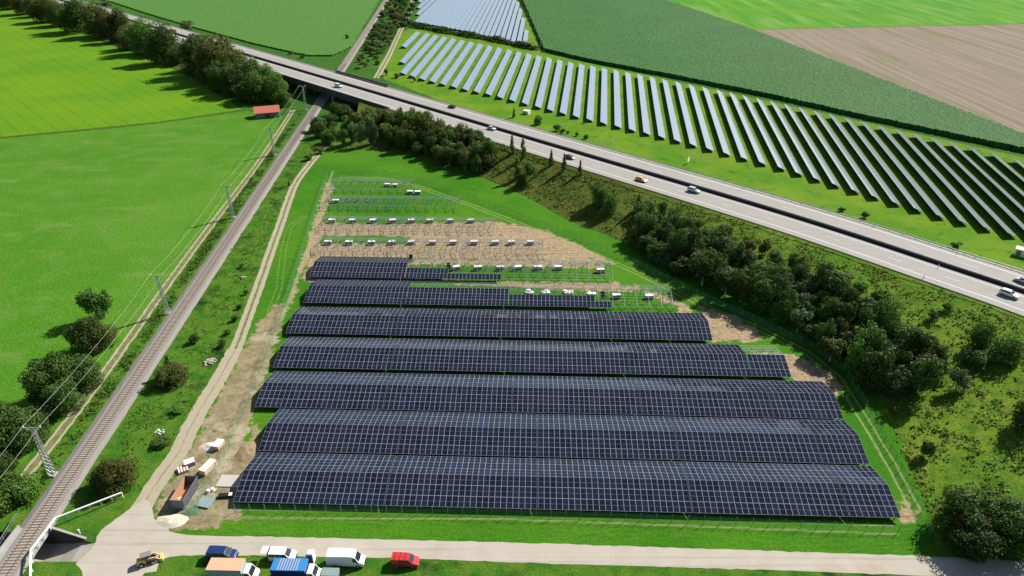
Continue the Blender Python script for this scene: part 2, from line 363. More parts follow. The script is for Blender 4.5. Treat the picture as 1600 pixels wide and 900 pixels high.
def loft(name, top, bot, hz, cols, amp, mat, prof=1.15):
    n = len(top); V = []; 
    for i in range(n):
        for j in range(cols+2):
            t = j/cols
            q = top[i]*(1-t) + bot[i]*t if j <= cols else bot[i] + (bot[i]-top[i])/max(1e-6, np.linalg.norm(bot[i]-top[i]))*.8
            z = hz*(max(0, 1-t))**prof if j <= cols else -.8
            e = math.sin(math.pi*min(1, t))**.5 if j <= cols else 0
            z += e*amp*(noise.noise(Vector((q[0]*.12, q[1]*.12, 0)))*1.2 + noise.noise(Vector((q[0]*.7, q[1]*.7, 3)))*.55 + noise.noise(Vector((q[0]*1.6, q[1]*1.6, 9)))*.3)
            V.append((q[0], q[1], z))
    c2 = cols+2; Fc = [(i*c2+j, i*c2+j+1, (i+1)*c2+j+1, (i+1)*c2+j) for i in range(n-1) for j in range(c2-1)]
    return mesh_obj(name, V, Fc, mat, smooth=True), V, Fc
TV, TF = [], []
def addT(V, Fc):
    n = len(TV); TV.extend(V); TF.extend([tuple(a+n for a in f) for f in Fc])
# near side, right of the bridge: anchored correspondences
anch = [((-78), 0), ((-40), 2), ((-14), 4), (20, 6), (48, 8), (75, 10), (100, 12), (118, 14), (135, 16), (150, 18), (235, 20)]
tops, bots = [], []
for (x0, f0), (x1, f1) in zip(anch[:-1], anch[1:]):
    i0 = int(np.argmin(abs(E_[:, 0]-x0))); i1 = int(np.argmin(abs(E_[:, 0]-x1))); nn = 26
    tops.append(resample(E_[i0:i1+1], nn)[:-1]); bots.append(resample(foot[f0:f1+1], nn)[:-1])
top = np.concatenate(tops); bot = np.concatenate(bots)
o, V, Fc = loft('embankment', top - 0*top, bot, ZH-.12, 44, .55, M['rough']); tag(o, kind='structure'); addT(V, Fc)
# abutment cone beside the railway on the right
i1 = iB1
def cone(name, i, sgn, near_off, far_off):
    """slope that closes the embankment end towards the railway"""
    a = hw(i, near_off); b = hw(i, far_off); t = -T_[i]*sgn
    topc = np.array([a + (b-a)*s for s in np.linspace(0, 1, 14)]); botc = topc + t*9
    o, V, Fc = loft(name, topc, botc, ZH-1.6, 8, .15, M['rough'], 1.0); tag(o, kind='structure'); addT(V, Fc)
cone('embankment', iB1, 1, 0, 26); cone('embankment', iB0, -1, 0, 26)
# near side, left of the bridge
iA = 0
topL = E_[iA:iB0+1][::3]; 
footL = []
for q, i in zip(topL, range(iA, iB0+1, 3)):
    wd = np.interp(E_[i][0], [-620, -330, -240, -190, -160, -142], [20, 21, 21, 26, 32, 30]); footL.append(q - N_[i]*wd)
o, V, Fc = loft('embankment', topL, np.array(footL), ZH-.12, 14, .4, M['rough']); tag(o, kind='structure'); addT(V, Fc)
# closing wedge at the left abutment, near side
# far side slopes
for ia, ib in ((0, iB0), (iB1, len(E_)-1)):
    ii = list(range(ia, ib+1, 3)) + [ib]
    t2 = np.array([hw(i, 26.3) for i in ii]); b2 = np.array([hw(i, 26.3+13) for i in ii])
    o, V, Fc = loft('verge', t2, b2, ZH-.12, 10, .15, M['pv_meadow'], .8); tag(o, kind='structure'); addT(V, Fc)
bvh = BVHTree.FromPolygons([Vector(v) for v in TV], TF)
def G(px, py):
    d = ray(px, py).normalized(); hit = bvh.ray_cast(Vector((0, 0, H)), d)
    q = P(px, py)
    if hit[0] is not None and hit[0].z > 0: return hit[0]
    return q
def Z(x, y):
    hit = bvh.ray_cast(Vector((x, y, 50)), Vector((0, 0, -1)))
    return max(0, hit[0].z) if hit[0] is not None else 0.0

# ---------------------------------------------------------------- ground
def inpoly(X, Y, poly):
    r = np.zeros(X.shape, bool); n = len(poly)
    for i in range(n):
        x1, y1 = poly[i]; x2, y2 = poly[(i+1) % n]
        c = ((y1 > Y) != (y2 > Y)); r ^= c & (X < (x2-x1)*(Y-y1)/((y2-y1) if y2 != y1 else 1e-9) + x1)
    return r
def segdist(X, Y, line, closed=False):
    d = np.full(X.shape, 1e9); L = list(line) + ([line[0]] if closed else [])
    for (x1, y1), (x2, y2) in zip(L[:-1], L[1:]):
        dx, dy = x2-x1, y2-y1; t = np.clip(((X-x1)*dx+(Y-y1)*dy)/(dx*dx+dy*dy+1e-9), 0, 1)
        d = np.minimum(d, np.hypot(X-x1-t*dx, Y-y1-t*dy))
    return d
GX0, GX1, GY0, GY1, ST = -118.0, 112.0, 58.0, 318.0, .5
HX0, HX1, HY0, HY1 = -104.0, -73.5, 82.0, 88.5        # the road cutting under the railway
nx = int((GX1-GX0)/ST)+1; ny = int((GY1-GY0)/ST)+1
X, Y = np.meshgrid(np.linspace(GX0, GX1, nx), np.linspace(GY0, GY1, ny))
def pp(L): return [(q.x, q.y) for q in [P(*p) for p in L]]
def soft(poly, wd):
    d = segdist(X, Y, poly, True); s = np.where(inpoly(X, Y, poly), 1, -1)*d; return np.clip(.5 + s/wd, 0, 1)
dirt_polys = [[(438, 470), (452, 482), (425, 560), (400, 640), (385, 700), (371, 790), (375, 812), (330, 826), (262, 832), (242, 815), (246, 780), (298, 695), (345, 605), (385, 535), (405, 500)],
 [(497, 346), (600, 350), (775, 345), (850, 358), (905, 382), (965, 412), (900, 412), (640, 404), (484, 398)],
 [(508, 285), (524, 288), (505, 345), (490, 400), (470, 430), (460, 470), (440, 510), (420, 520), (450, 470), (478, 380)],
 [(1088, 478), (1150, 492), (1198, 522), (1180, 536), (1112, 534)], [(1165, 547), (1235, 553), (1300, 580), (1322, 610), (1300, 625), (1242, 594)],
 [(640, 403), (880, 408), (952, 414), (935, 421), (640, 414)], [(640, 435), (960, 440), (1005, 450), (990, 458), (640, 447)], [(990, 445), (1060, 468), (1100, 492), (1050, 490), (1010, 462)],
 [(485, 395), (470, 440), (640, 440), (640, 396)], [(376, 700), (400, 660), (420, 700), (380, 775), (340, 790), (330, 740)], [(1395, 800), (1412, 770), (1436, 812), (1405, 828)]]
dirt = np.zeros(X.shape); brown = soft(pp([(440, 465), (470, 480), (400, 640), (372, 795), (420, 840), (230, 845), (240, 770), (300, 690), (345, 600), (385, 530)]), 8.0)
for pl in dirt_polys: dirt = np.maximum(dirt, soft(pp(pl), 3.0))
for gp in [[(505, 368), (640, 370), (640, 381), (500, 380)], [(800, 418), (950, 424), (952, 440), (800, 438)], [(690, 418), (790, 421), (790, 440), (690, 436)], [(640, 440), (1000, 462), (1060, 480), (1040, 500), (640, 480)]]:
    dirt *= 1-soft(pp(gp), 2.5)
dirt *= .84
lawnp = pp([(520, 228), (640, 240), (740, 271), (830, 310), (885, 343), (950, 369), (1010, 393), (1100, 440), (1200, 487), (1290, 556), (1345, 598), (1385, 645), (1425, 740), (1452, 800), (1470, 875), (400, 838), (255, 836), (250, 770), (330, 620), (372, 548), (405, 450), (425, 392), (445, 335), (465, 290), (490, 256)])
lawn = soft(lawnp, 1.5)
rut = np.zeros(X.shape)
def rutl(L, wd, amt=1.0, off=0.0):
    global rut
    q = np.array(pp(L))
    if off:
        t = np.gradient(q, axis=0); t /= np.linalg.norm(t, axis=1)[:, None]; q = q + np.stack([-t[:, 1], t[:, 0]], 1)*off
    rut = np.maximum(rut, amt*np.clip(1.25-segdist(X, Y, [tuple(a) for a in q])/wd, 0, 1))
T1 = [(530, 276), (610, 280), (660, 294), (740, 322), (800, 345), (900, 385), (1000, 428), (1100, 478), (1190, 515), (1262, 552), (1310, 592), (1350, 655), (1395, 730), (1432, 800)]
for of in (-.9, .9): rutl(T1, .42, .95, of)
T2 = [(372, 802), (800, 805), (1100, 816), (1400, 828)]
for of in (-1.0, 1.0): rutl(T2, .42, .9, of)
T3 = [(478, 337), (452, 355), (443, 390), (436, 450), (418, 500), (400, 560)]
for of in (-.8, .8): rutl(T3, .4, .7, of)
rutl([(520, 268), (505, 310), (487, 370), (462, 440), (440, 500)], .8, .8)
zg = np.zeros(X.shape)
ids = np.arange(nx*ny).reshape(ny, nx)
cx = (X[:-1, :-1]+ST/2); cy = (Y[:-1, :-1]+ST/2)
keep = ~((cx > HX0) & (cx < HX1) & (cy > HY0) & (cy < HY1))
q = np.stack([ids[:-1, :-1], ids[:-1, 1:], ids[1:, 1:], ids[1:, :-1]], -1)[keep]
def np_mesh(name, V, Q, mat, attrs=None, smooth=False):
    me = bpy.data.meshes.new(name); V = np.asarray(V, np.float32); Q = np.asarray(Q, np.int32)
    me.vertices.add(len(V)); me.vertices.foreach_set('co', V.ravel())
    me.loops.add(Q.size); me.loops.foreach_set('vertex_index', Q.ravel())
    me.polygons.add(len(Q)); me.polygons.foreach_set('loop_start', np.arange(0, Q.size, Q.shape[1], dtype=np.int32))
    me.polygons.foreach_set('use_smooth', np.full(len(Q), smooth))
    for k_, v_ in (attrs or {}).items():
        a_ = me.attributes.new(k_, 'FLOAT', 'POINT'); a_.data.foreach_set('value', np.asarray(v_, np.float32).ravel())
    me.materials.append(mat); me.update(calc_edges=True); me.validate()
    o = bpy.data.objects.new(name, me); COL.objects.link(o); return o
ground = np_mesh('ground', np.stack([X, Y, zg], -1).reshape(-1, 3), q, M['ground'], {'dirt': dirt, 'lawn': lawn, 'rut': rut, 'brown': brown}); tag(ground, kind='structure')
B = 6000
mb = MB()
for x0, x1, y0, y1 in ((-B, GX0, -B, B), (GX1, B, -B, B), (GX0, GX1, -B, GY0), (GX0, GX1, GY1, B)): mb.quad((x0, y0, 0), (x1, y0, 0), (x1, y1, 0), (x0, y1, 0))
tag(mb.build('ground', M['far_ground']), kind='structure')
def sheet(name, px, z, mat, jit=0.0, kind='structure', world=False, smooth=False):
    q = [Vector((a[0], a[1], z)) for a in px] if world else [P(a[0], a[1], 0) for a in px]
    if smooth:
        for _ in range(2): q = [v for a, b in zip(q, q[1:]+q[:1]) for v in (a.lerp(b, .25), a.lerp(b, .75))]
    pts = []
    for a, b in zip(q, q[1:]+q[:1]):
        n = max(1, int((b-a).length/1.2)) if jit else 1
        for j in range(n):
            t = a.lerp(b, j/n); 
            if jit: t = t + Vector((noise.noise(t*.8), noise.noise(t*.8+Vector((9, 4, 1))), 0))*jit
            pts.append((t.x, t.y, z))
    bm = bmesh.new(); vs_ = [bm.verts.new(p) for p in pts]; f = bm.faces.new(vs_)
    bmesh.ops.triangulate(bm, faces=[f], ngon_method='EAR_CLIP')
    bm.normal_update()
    for f in bm.faces:
        if f.normal.z < 0: f.normal_flip()
    me = bpy.data.meshes.new(name); bm.to_mesh(me); bm.free(); me.materials.append(mat)
    o = bpy.data.objects.new(name, me); COL.objects.link(o); o['kind'] = kind; return o
# fields
sheet('lower_field', [(-900, 270), (0, 216.5), (120, 206), (250, 192.5), (380, 174), (440, 178), (430, 215), (352, 318), (252, 455), (150, 590), (60, 700), (-40, 800), (-400, 900), (-900, 900)], .03, M['field_lower'], .5)
sheet('upper_field', [(-900, 262), (-900, -40), (-30, -20), (40, 22), (150, 62), (280, 112), (345, 150), (378, 171), (250, 190), (120, 203), (0, 214)], .03, M['field_bright'], .4)
sheet('pale_green_field', [(1000, -12), (1030, 0), (1165, 46), (1600, 37), (2500, 18), (2500, -60), (700, -60)], .03, M['field_light'], .4)
sheet('stubble_field', [(1165, 46.5), (1600, 37.5), (2500, 19), (2500, 590), (1600, 219)], .05, M['stubble'], .5)
sheet('solar_field_meadow', [(590, 105), (628, 50), (650, 42), (655, 0), (668, -12), (808, -12), (815, 0), (852, 84), (1200, 158), (1600, 246), (2000, 345), (2100, 700), (1660, 540), (1300, 352), (1000, 264), (700, 162), (600, 124)], .04, M['pv_meadow'], .3)
def slab_field(name, poly, res, h, mat, amp, label, cat):
    pw = np.array(pp(poly)); x0, y0 = pw.min(0); x1, y1 = pw.max(0)
    nx_, ny_ = int((x1-x0)/res)+2, int((y1-y0)/res)+2
    gx, gy = np.meshgrid(x0+np.arange(nx_)*res, y0+np.arange(ny_)*res)
    gx = gx + RNG.uniform(-.3, .3, gx.shape)*res; gy = gy + RNG.uniform(-.3, .3, gy.shape)*res
    ins = inpoly(gx[:-1, :-1]+res/2, gy[:-1, :-1]+res/2, [tuple(a) for a in pw])
    idn = np.arange(nx_*ny_).reshape(ny_, nx_); qd = np.stack([idn[:-1, :-1], idn[:-1, 1:], idn[1:, 1:], idn[1:, :-1]], -1)
    Vt = np.stack([gx, gy, h+RNG.uniform(-amp, amp, gx.shape)], -1).reshape(-1, 3); Vb = Vt.copy(); Vb[:, 2] = 0; nb = len(Vt)
    Q = [qd[ins]]; pad = np.pad(ins, 1)
    for dy, dx, a, b in ((-1, 0, 0, 1), (0, 1, 1, 2), (1, 0, 2, 3), (0, -1, 3, 0)):
        nbh = pad[1+dy:pad.shape[0]-1+dy, 1+dx:pad.shape[1]-1+dx]; bq = qd[ins & ~nbh]
        Q.append(np.stack([bq[:, a], bq[:, a]+nb, bq[:, b]+nb, bq[:, b]], -1))
    Q = np.concatenate(Q); V_ = np.concatenate([Vt, Vb]); used, inv = np.unique(Q, return_inverse=True)
    o = np_mesh(name, V_[used], inv.reshape(Q.shape), mat); return tag(o, label, cat, kind='stuff')
slab_field('maize_field', [(812, -8), (1005, -8), (1030, 0), (1165, 46), (1600, 217), (1900, 335), (1900, 320), (1600, 239), (1450, 207), (1350, 186), (1200, 152), (1050, 121.5), (920, 97), (850, 80)], 1.0, 2.3, M['maize'], .2, 'dark green maize field behind the rows of blue solar tables', 'maize field')
slab_field('crop_field', [(-40, -40), (175, 4), (230, 22), (300, 43), (400, 70), (480, 88), (520, 88), (550, 74), (593, 0), (612, -40)], 1.2, 1.0, M['crop'], .12, 'green crop field between motorway and railway at the top left', 'crop field')
# ---------------------------------------------------------------- access road, junction, tracks
sheet('access_road', [(210, 790), (222, 782), (234, 782), (243, 815), (262, 834), (330, 838), (400, 838), (600, 843), (800, 847.5), (1200, 861), (1450, 869), (1600, 877), (2400, 912), (2400, 945), (1600, 905), (1400, 898), (1200, 890.5), (1010, 885), (800, 879), (650, 872.5), (400, 868), (300, 867), (262, 870), (238, 884), (218, 905), (170, 960), (120, 960), (131, 905), (128, 890), (117, 882), (132, 868), (150, 852), (152, 832), (185, 808)], .03, M['road'], .22, smooth=True)
def ribbon(name, pts, offs, z, mat, jit=0.0, step=1.0, world=False):
    q = np.array(pts if world else pp(pts)); q = spline([tuple(a) for a in q], step)
    t = np.gradient(q, axis=0); t /= np.linalg.norm(t, axis=1)[:, None]; n = np.stack([-t[:, 1], t[:, 0]], 1)
    V, Fc = [], []
    for i, (a, b) in enumerate(zip(q, n)):
        for s_, o_ in enumerate(offs):
            j = jit*noise.noise(Vector((a[0]*.7+s_*7, a[1]*.7, s_)))*1.6
            V.append((a[0]+b[0]*(o_+j), a[1]+b[1]*(o_+j), z if np.isscalar(z) else z[s_]))
    m = len(offs)
    Fc = [(i*m+j, i*m+j+1, (i+1)*m+j+1, (i+1)*m+j) for i in range(len(q)-1) for j in range(m-1)]
    mi = [j % (len(mat)) if isinstance(mat, list) else 0 for i in range(len(q)-1) for j in range(m-1)]
    o = mesh_obj(name, V, Fc, mat, mi=mi); 
    if o.data.polygons[0].normal.z < 0: o.data.flip_normals()
    o['kind'] = 'structure'; return o
gt = [(509, 228), (495, 243), (474, 269), (460, 290), (449, 318), (441, 342), (425, 387), (405, 445), (385, 500), (368, 545), (346, 585), (322, 625), (298, 667), (280, 705), (255, 740), (232, 775), (218, 800)]
ribbon('gravel_track', gt[:11], [-1.55, -.36, .36, 1.55], .02, [M['rut'], M['rutmid'], M['rut']], .16)
ribbon('gravel_track', gt[9:], [-1.95, -.16, .16, 1.95], .026, [M['rut'], M['rutlight'], M['rut']], .22)
ft = [(458, 172), (440, 200), (400, 260), (330, 352), (258, 450), (218, 507), (160, 588), (97, 672), (44, 738), (0, 790), (-60, 860)]
ribbon('farm_track', ft, [-1.25, -.68, .68, 1.25], .05, [M['rut'], M['rutmid'], M['rut']], .2)
ribbon('farm_track', [(645, -10), (643, 12), (632, 35), (620, 60), (606, 90), (588, 122)], [-1.9, -.6, .6, 1.9], .05, [M['rut'], M['rutmid'], M['rut']], .2)
ribbon('field_margin', [(-200, 228), (0, 215), (120, 204.5), (250, 191), (380, 172.5)], [-.9, .9], .07, M['rough'], .5)
# ---------------------------------------------------------------- railway
rl = [(-60, 975), (17.7, 873), (56, 820), (105, 752), (158, 677), (222, 588.5), (263, 527), (305, 466), (345, 400), (386, 336), (420, 283), (448, 237), (484, 176), (540, 99), (560, 69), (604, 0), (640, -60)]
rp = pp([(a, b) for a, b in rl])
# fit the almost straight line
A = np.polyfit([b for a, b in rp], [a for a, b in rp], 2)
ry = np.arange(30, 1150, 3.0); RL = [(float(np.polyval(A, y)), float(y)) for y in ry]
ribbon('railway_ballast', RL, [-2.9, -1.9, 1.9, 3.2], [-.02, .42, .42, -.02], M['ballast'], .15, 3.0, True)
ribbon('railway_ballast', RL, [-1.35, 1.35], .43, M['ballast_mid'], .12, 3.0, True)
mb = MB(); yy = 60.0
tw = math.atan(-np.polyval(np.polyder(A), 150))
while yy < 480:
    mb.box((float(np.polyval(A, yy)), yy, .47), (2.5, .27, .12), rz=tw); yy += .65
tag(mb.build('railway_sleepers', M['sleeper']), 'evenly spaced concrete sleepers under the single railway track', 'sleepers', kind='stuff')
for s_ in (-.75, .75):
    o = ribbon('railway_rail', RL, [s_-.04, s_-.035, s_+.035, s_+.04], [.44, .68, .68, .44], M['rail'], 0, 3.0, True)
def railx(y): return float(np.polyval(A, y))
# ---------------------------------------------------------------- underpass and railway bridge at the bottom left
mb = MB(); pr = [(HX1, 0.02), (-76, -.6), (-79, -1.9), (-83, -3.1), (HX0-6, -3.3)]
for (xa, za), (xb, zb) in zip(pr[:-1], pr[1:]): mb.quad((xb, HY0-.3, zb), (xa, HY0-.3, za), (xa, HY1+.3, za), (xb, HY1+.3, zb))
tag(mb.build('underpass_road', M['road']), kind='structure')
# grassy banks of the cutting on the near side
mb = MB()
for (xa, za), (xb, zb) in zip(pr[:-1], pr[1:]): mb.quad((xb, HY0, zb-.1), (xa, HY0, za-.1), (xa, HY0-.01, .02), (xb, HY0-.01, .02))
tag(mb.build('cutting_wall', M['concrete_shaded']), 'concrete side wall of the road cutting beside the railway bridge, shade in its colour', 'wall')
sheet('access_road', [(-73.45, 82.2), (-73.45, 88.3), (-62, 90.5), (-60, 80), (-66, 79), (-69.5, 81.2)], .035, M['road'], .05, world=True)
tag(mesh_obj('meadow_wedge', [(-83, 88.52, .024), (-83, 88.4, .024), (-75.0, 86.3, .024), (-73.3, 85.9, .024), (-73.3, 88.6, .024), (-83, 88.6, .024)], [(1, 2, 3, 4, 5, 0)], M['far_ground']), kind='structure')
t = thing('wing_wall', 'concrete wing wall of the underpass, shade painted dark, with pale sloping coping', 'wall', (-76, HY1-1.8, 0), math.atan2(-2.1, 8.0))
mb = MB(); x0, x1 = -83, -75.4
mb.quad((x0+76, 0, -4.1), (x1+76, 0, -1.7), (x1+76, 0, .15), (x0+76, 0, .9)); mb.quad((x0+76, .45, -4.1), (x0+76, .45, .9), (x1+76, .45, .15), (x1+76, .45, -1.7))
mb.quad((x1+76, 0, -1.7), (x1+76, .45, -1.7), (x1+76, .45, .15), (x1+76, 0, .15)); mb.build('wall_face', M['concrete_shaded'], t)
MB().bar((x0+76, .25, .98), (x1+76, .25, .22), .42, .14).build('coping', M['concrete'], t)
t = thing('railway_bridge', 'small concrete railway bridge over the road cutting, white railing along one side', 'bridge', (-85.6, 85.2, 0))
mb = MB(); mb.box((-.2, 0, .18), (6.2, 7.6, .34)); mb.box((2.75, 0, .3), (.35, 8.4, .75)); mb.box((-3.2, 0, .3), (.35, 8.4, .75)); mb.build('deck', M['concrete'], t)
for sy_ in (3.62, -3.5): MB().box((-.2, sy_, -2.1), (6.3, .6, 4)).build('abutment', M['concrete_shaded'], t)
def railing(name, label, pts, h, mat, wd=.16, pitch=1.6, parts=True, rails=(1.0, .5), cat='railing'):
    p0 = Vector(pts[0]); t = thing(name, label, cat, p0)
    L = [Vector(p)-p0 for p in pts]; mb = MB()
    for a, b in zip(L[:-1], L[1:]):
        for r_ in rails: mb.bar(a+Vector((0, 0, h*r_)), b+Vector((0, 0, h*r_)), wd if r_ == rails[0] else wd*.5)
    mb.build('handrail', mat, t)
    pd = MB().box((0, 0, h/2), (wd*.5, wd*.5, h)).data('post', mat)
    for a, b in zip(L[:-1], L[1:]):
        n = max(1, int((b-a).length/pitch))
        for j in range(n): part('post', pd, t, a.lerp(b, j/n))
    part('post', pd, t, L[-1]); return t
railing('bridge_railing', 'thick white railing turning along the underpass and railway bridge', [tuple(P(193, 778, 0)+Vector((0, 0, .1))), (-82.2, 90.0, .5), (-82.4, 83.0, .5), (-79.6, 78, .2), (-78, 74, 0)], 1.25, M['whitemetal'], .26, rails=(1.0,))
railing('bridge_railing', 'thin grey railing on the far left side of the small railway bridge', [(-90.2, 91.5, .3), (-89.2, 84.5, .4), (-88.9, 80, .3)], 1.1, M['galv'], .1)
t = thing('marker_post', 'small white marker post standing on the grass beside the wing wall', 'post', P(125, 834)); MB().cyl((0, 0, .45), .12, .9).build('pole', M['whitemetal'], t); MB().cyl((0, 0, .98), .16, .12).build('cap', M['whitemetal'], t)

# ---------------------------------------------------------------- motorway
def hribbon(name, o0, o1, z, mat, i0=0, i1=None, kind='structure', dash=None):
    i1 = len(E_)-1 if i1 is None else i1; V, Fc = [], []; acc = 0
    for i in range(i0, i1+1):
        for o_ in (o0, o1): q_ = hw(i, o_); V.append((q_[0], q_[1], z))
    for i in range(i1-i0):
        if dash and (i % dash[0]) >= dash[1]: continue
        Fc.append((2*i, 2*i+1, 2*i+3, 2*i+2))
    o = mesh_obj(name, V, Fc, mat)
    if o.data.polygons[0].normal.z < 0: o.data.flip_normals()
    o['kind'] = kind; return o
hribbon('motorway', 0, 26.2, ZH, M['motorway'])
hribbon('motorway_median', 12.1, 14.6, ZH+.015, M['median'])
for a, b, d in ((2.75, 2.98, None), (10.7, 10.9, None), (15.3, 15.5, None), (22.95, 23.2, None), (6.75, 6.87, (9, 2)), (19.1, 19.22, (9, 2))):
    hribbon('lane_marking', a, b, ZH+.012, M['white'], dash=d)
# bridge deck and substructure
c = hw((iB0+iB1)//2, 0); t = thing('motorway_bridge', 'concrete motorway bridge crossing above the railway with dark side girder', 'bridge', (c[0], c[1], 0))
def strip3(o0, o1, z0, z1, i0, i1, base):
    V, Fc = [], []
    for i in range(i0, i1+1):
        for o_, z_ in ((o0, z0), (o1, z0), (o1, z1), (o0, z1)): q_ = hw(i, o_); V.append((q_[0]-base[0], q_[1]-base[1], z_))
    for i in range(i1-i0):
        for j in range(4): Fc.append((4*i+j, 4*i+(j+1) % 4, 4*i+4+(j+1) % 4, 4*i+4+j))
    n = len(V)-4; Fc += [(0, 3, 2, 1), (n, n+1, n+2, n+3)]
    return V, Fc
iW = int(np.argmin(abs(E_[:, 0]+60)))
V, Fc = strip3(-.1, 26.3, ZH-1.5, ZH-.03, iB0-2, iB1+2, c); mesh_obj('deck', V, Fc, M['concrete_shaded'], t)
V, Fc = strip3(-.45, -.1, ZH-2.6, ZH+.8, iB0-4, iW, c); mesh_obj('parapet', V, Fc, M['concrete_shaded'], t)
V, Fc = strip3(26.3, 26.6, ZH-1.5, ZH+1.3, iB0+12, iB0+38, c); mesh_obj('parapet', V, Fc, M['concrete_shaded'], t)
for fr in (.36, .66):
    i = int(iB0+(iB1-iB0)*fr); mb = MB()
    for of in (1.5, 7, 13, 19, 25): q_ = hw(i, of); mb.cyl((q_[0]-c[0], q_[1]-c[1], (ZH-1.5)/2), .45, ZH-1.5)
    a_, b_ = hw(i, .6), hw(i, 25.8); mb.bar((a_[0]-c[0], a_[1]-c[1], ZH-1.8), (b_[0]-c[0], b_[1]-c[1], ZH-1.8), .9, .6); mb.build('pier', M['concrete'], t)
for i in (iB0, iB1):
    a_, b_ = hw(i, 0), hw(i, 26.2); MB().bar((a_[0]-c[0], a_[1]-c[1], 2.7), (b_[0]-c[0], b_[1]-c[1], 2.7), 1.2, 5.6).build('abutment', M['concrete_shaded'], t)
# barriers (guard rails) : beams + posts
def guard(off, label, h=.75, two=False, i0=0, step=2, mat=None, solid=False, zt=None):
    mat = mat or M['galv']; zt = ZH if zt is None else zt
    c_ = hw(len(E_)//2, off); t = thing('guard_rail', label, 'guard rail', (c_[0], c_[1], zt)); mb = MB()
    V, Fc = strip3(off-.04, off+.04, h-.32, h, i0, len(E_)-1, c_); mesh_obj('beam', V, Fc, mat, t)
    pm = MB()
    pts = []
    for i in range(i0, len(E_), step): q_ = hw(i, off+.08); pts.append((q_[0]-c_[0], q_[1]-c_[1], h*.45))
    for p_ in pts: pm.box(p_, (.12, .12, h*.9))
    o_ = pm.build('post', mat, t); o_['kind'] = 'stuff'
    return t
guard(25.7, 'galvanised guard rail along the far edge of the motorway')
guard(14.45, 'guard rail on the far side of the motorway median')
c_ = hw(len(E_)//2, 13); t = thing('median_barrier', 'continuous dark barrier wall in the middle of the motorway', 'barrier', (c_[0], c_[1], ZH))
V, Fc = strip3(13.3, 13.6, 0, .9, 0, len(E_)-1, c_); mesh_obj('wall', V, Fc, M['barrier'], t)
c_ = hw(len(E_)//2, .25); 
t = thing('low_fence', 'low dark wire fence along the near edge of the motorway verge', 'fence', (c_[0], c_[1], 0))
V, Fc = strip3(-1.3, -1.26, ZH+.2, ZH+.42, iW, len(E_)-1, c_); mesh_obj('rail', V, Fc, M['galvdark'], t)

# ---------------------------------------------------------------- new solar plant
AL = R(-1.8); U = Vector((math.cos(AL), math.sin(AL), 0)); Vd = Vector((-math.sin(AL), math.cos(AL), 0))
MW, ML, EZ, RZ = 1.128, 2.255, 1.0, 2.7
tilt = math.atan2(RZ-EZ, 6.6)
def uv_of(p): return (p.x*U.x+p.y*U.y, p.x*Vd.x+p.y*Vd.y)
def slope_mesh(name, mods, side, parent):
    """mods: list of (col,row) ; row 0 at the eave; side 0 front slope, 1 back slope ; local x along row, y across"""
    V, Fc, UV, MI = [], [], [], []
    g = .012; th = .04; cy, sy = math.cos(tilt), math.sin(tilt)
    def pt(x, s, n):
        yy = s*cy; zz = EZ + s*sy
        yy -= n*sy; zz += n*cy
        return (x, yy if side == 0 else 13.24-yy, zz)
    for c_, r_ in mods:
        x0, x1 = c_*MW+g, (c_+1)*MW-g; s0, s1 = r_*(ML+.02)+g, (r_+1)*(ML+.02)-g; n = len(V)
        jz = random.uniform(-.006, .006)
        for nn in (0, th+jz):
            for x_, s_ in ((x0, s0), (x1, s0), (x1, s1), (x0, s1)): V.append(pt(x_, s_, nn))
        fs = [(4, 5, 6, 7), (0, 3, 2, 1), (0, 1, 5, 4), (1, 2, 6, 5), (2, 3, 7, 6), (3, 0, 4, 7)]
        for k_, f in enumerate(fs):
            if side == 1: f = f[::-1]
            Fc.append(tuple(n+a for a in f)); MI.append(0 if k_ == 0 else 1)
            if k_ == 0:
                o_ = random.randint(0, 400); e_ = .0005; q_ = [(o_+e_, e_), (o_+1-e_, e_), (o_+1-e_, 1-e_), (o_+e_, 1-e_)]; UV += q_[::-1] if side == 1 else q_
            else: UV += [(0, 0)]*4
    return mesh_obj(name, V, Fc, [M['module'], M['galvdark']], parent, mi=MI, uv=UV)
def support_datas(L):
    n = max(2, round(L/3.6)); return n
raf_d = {}
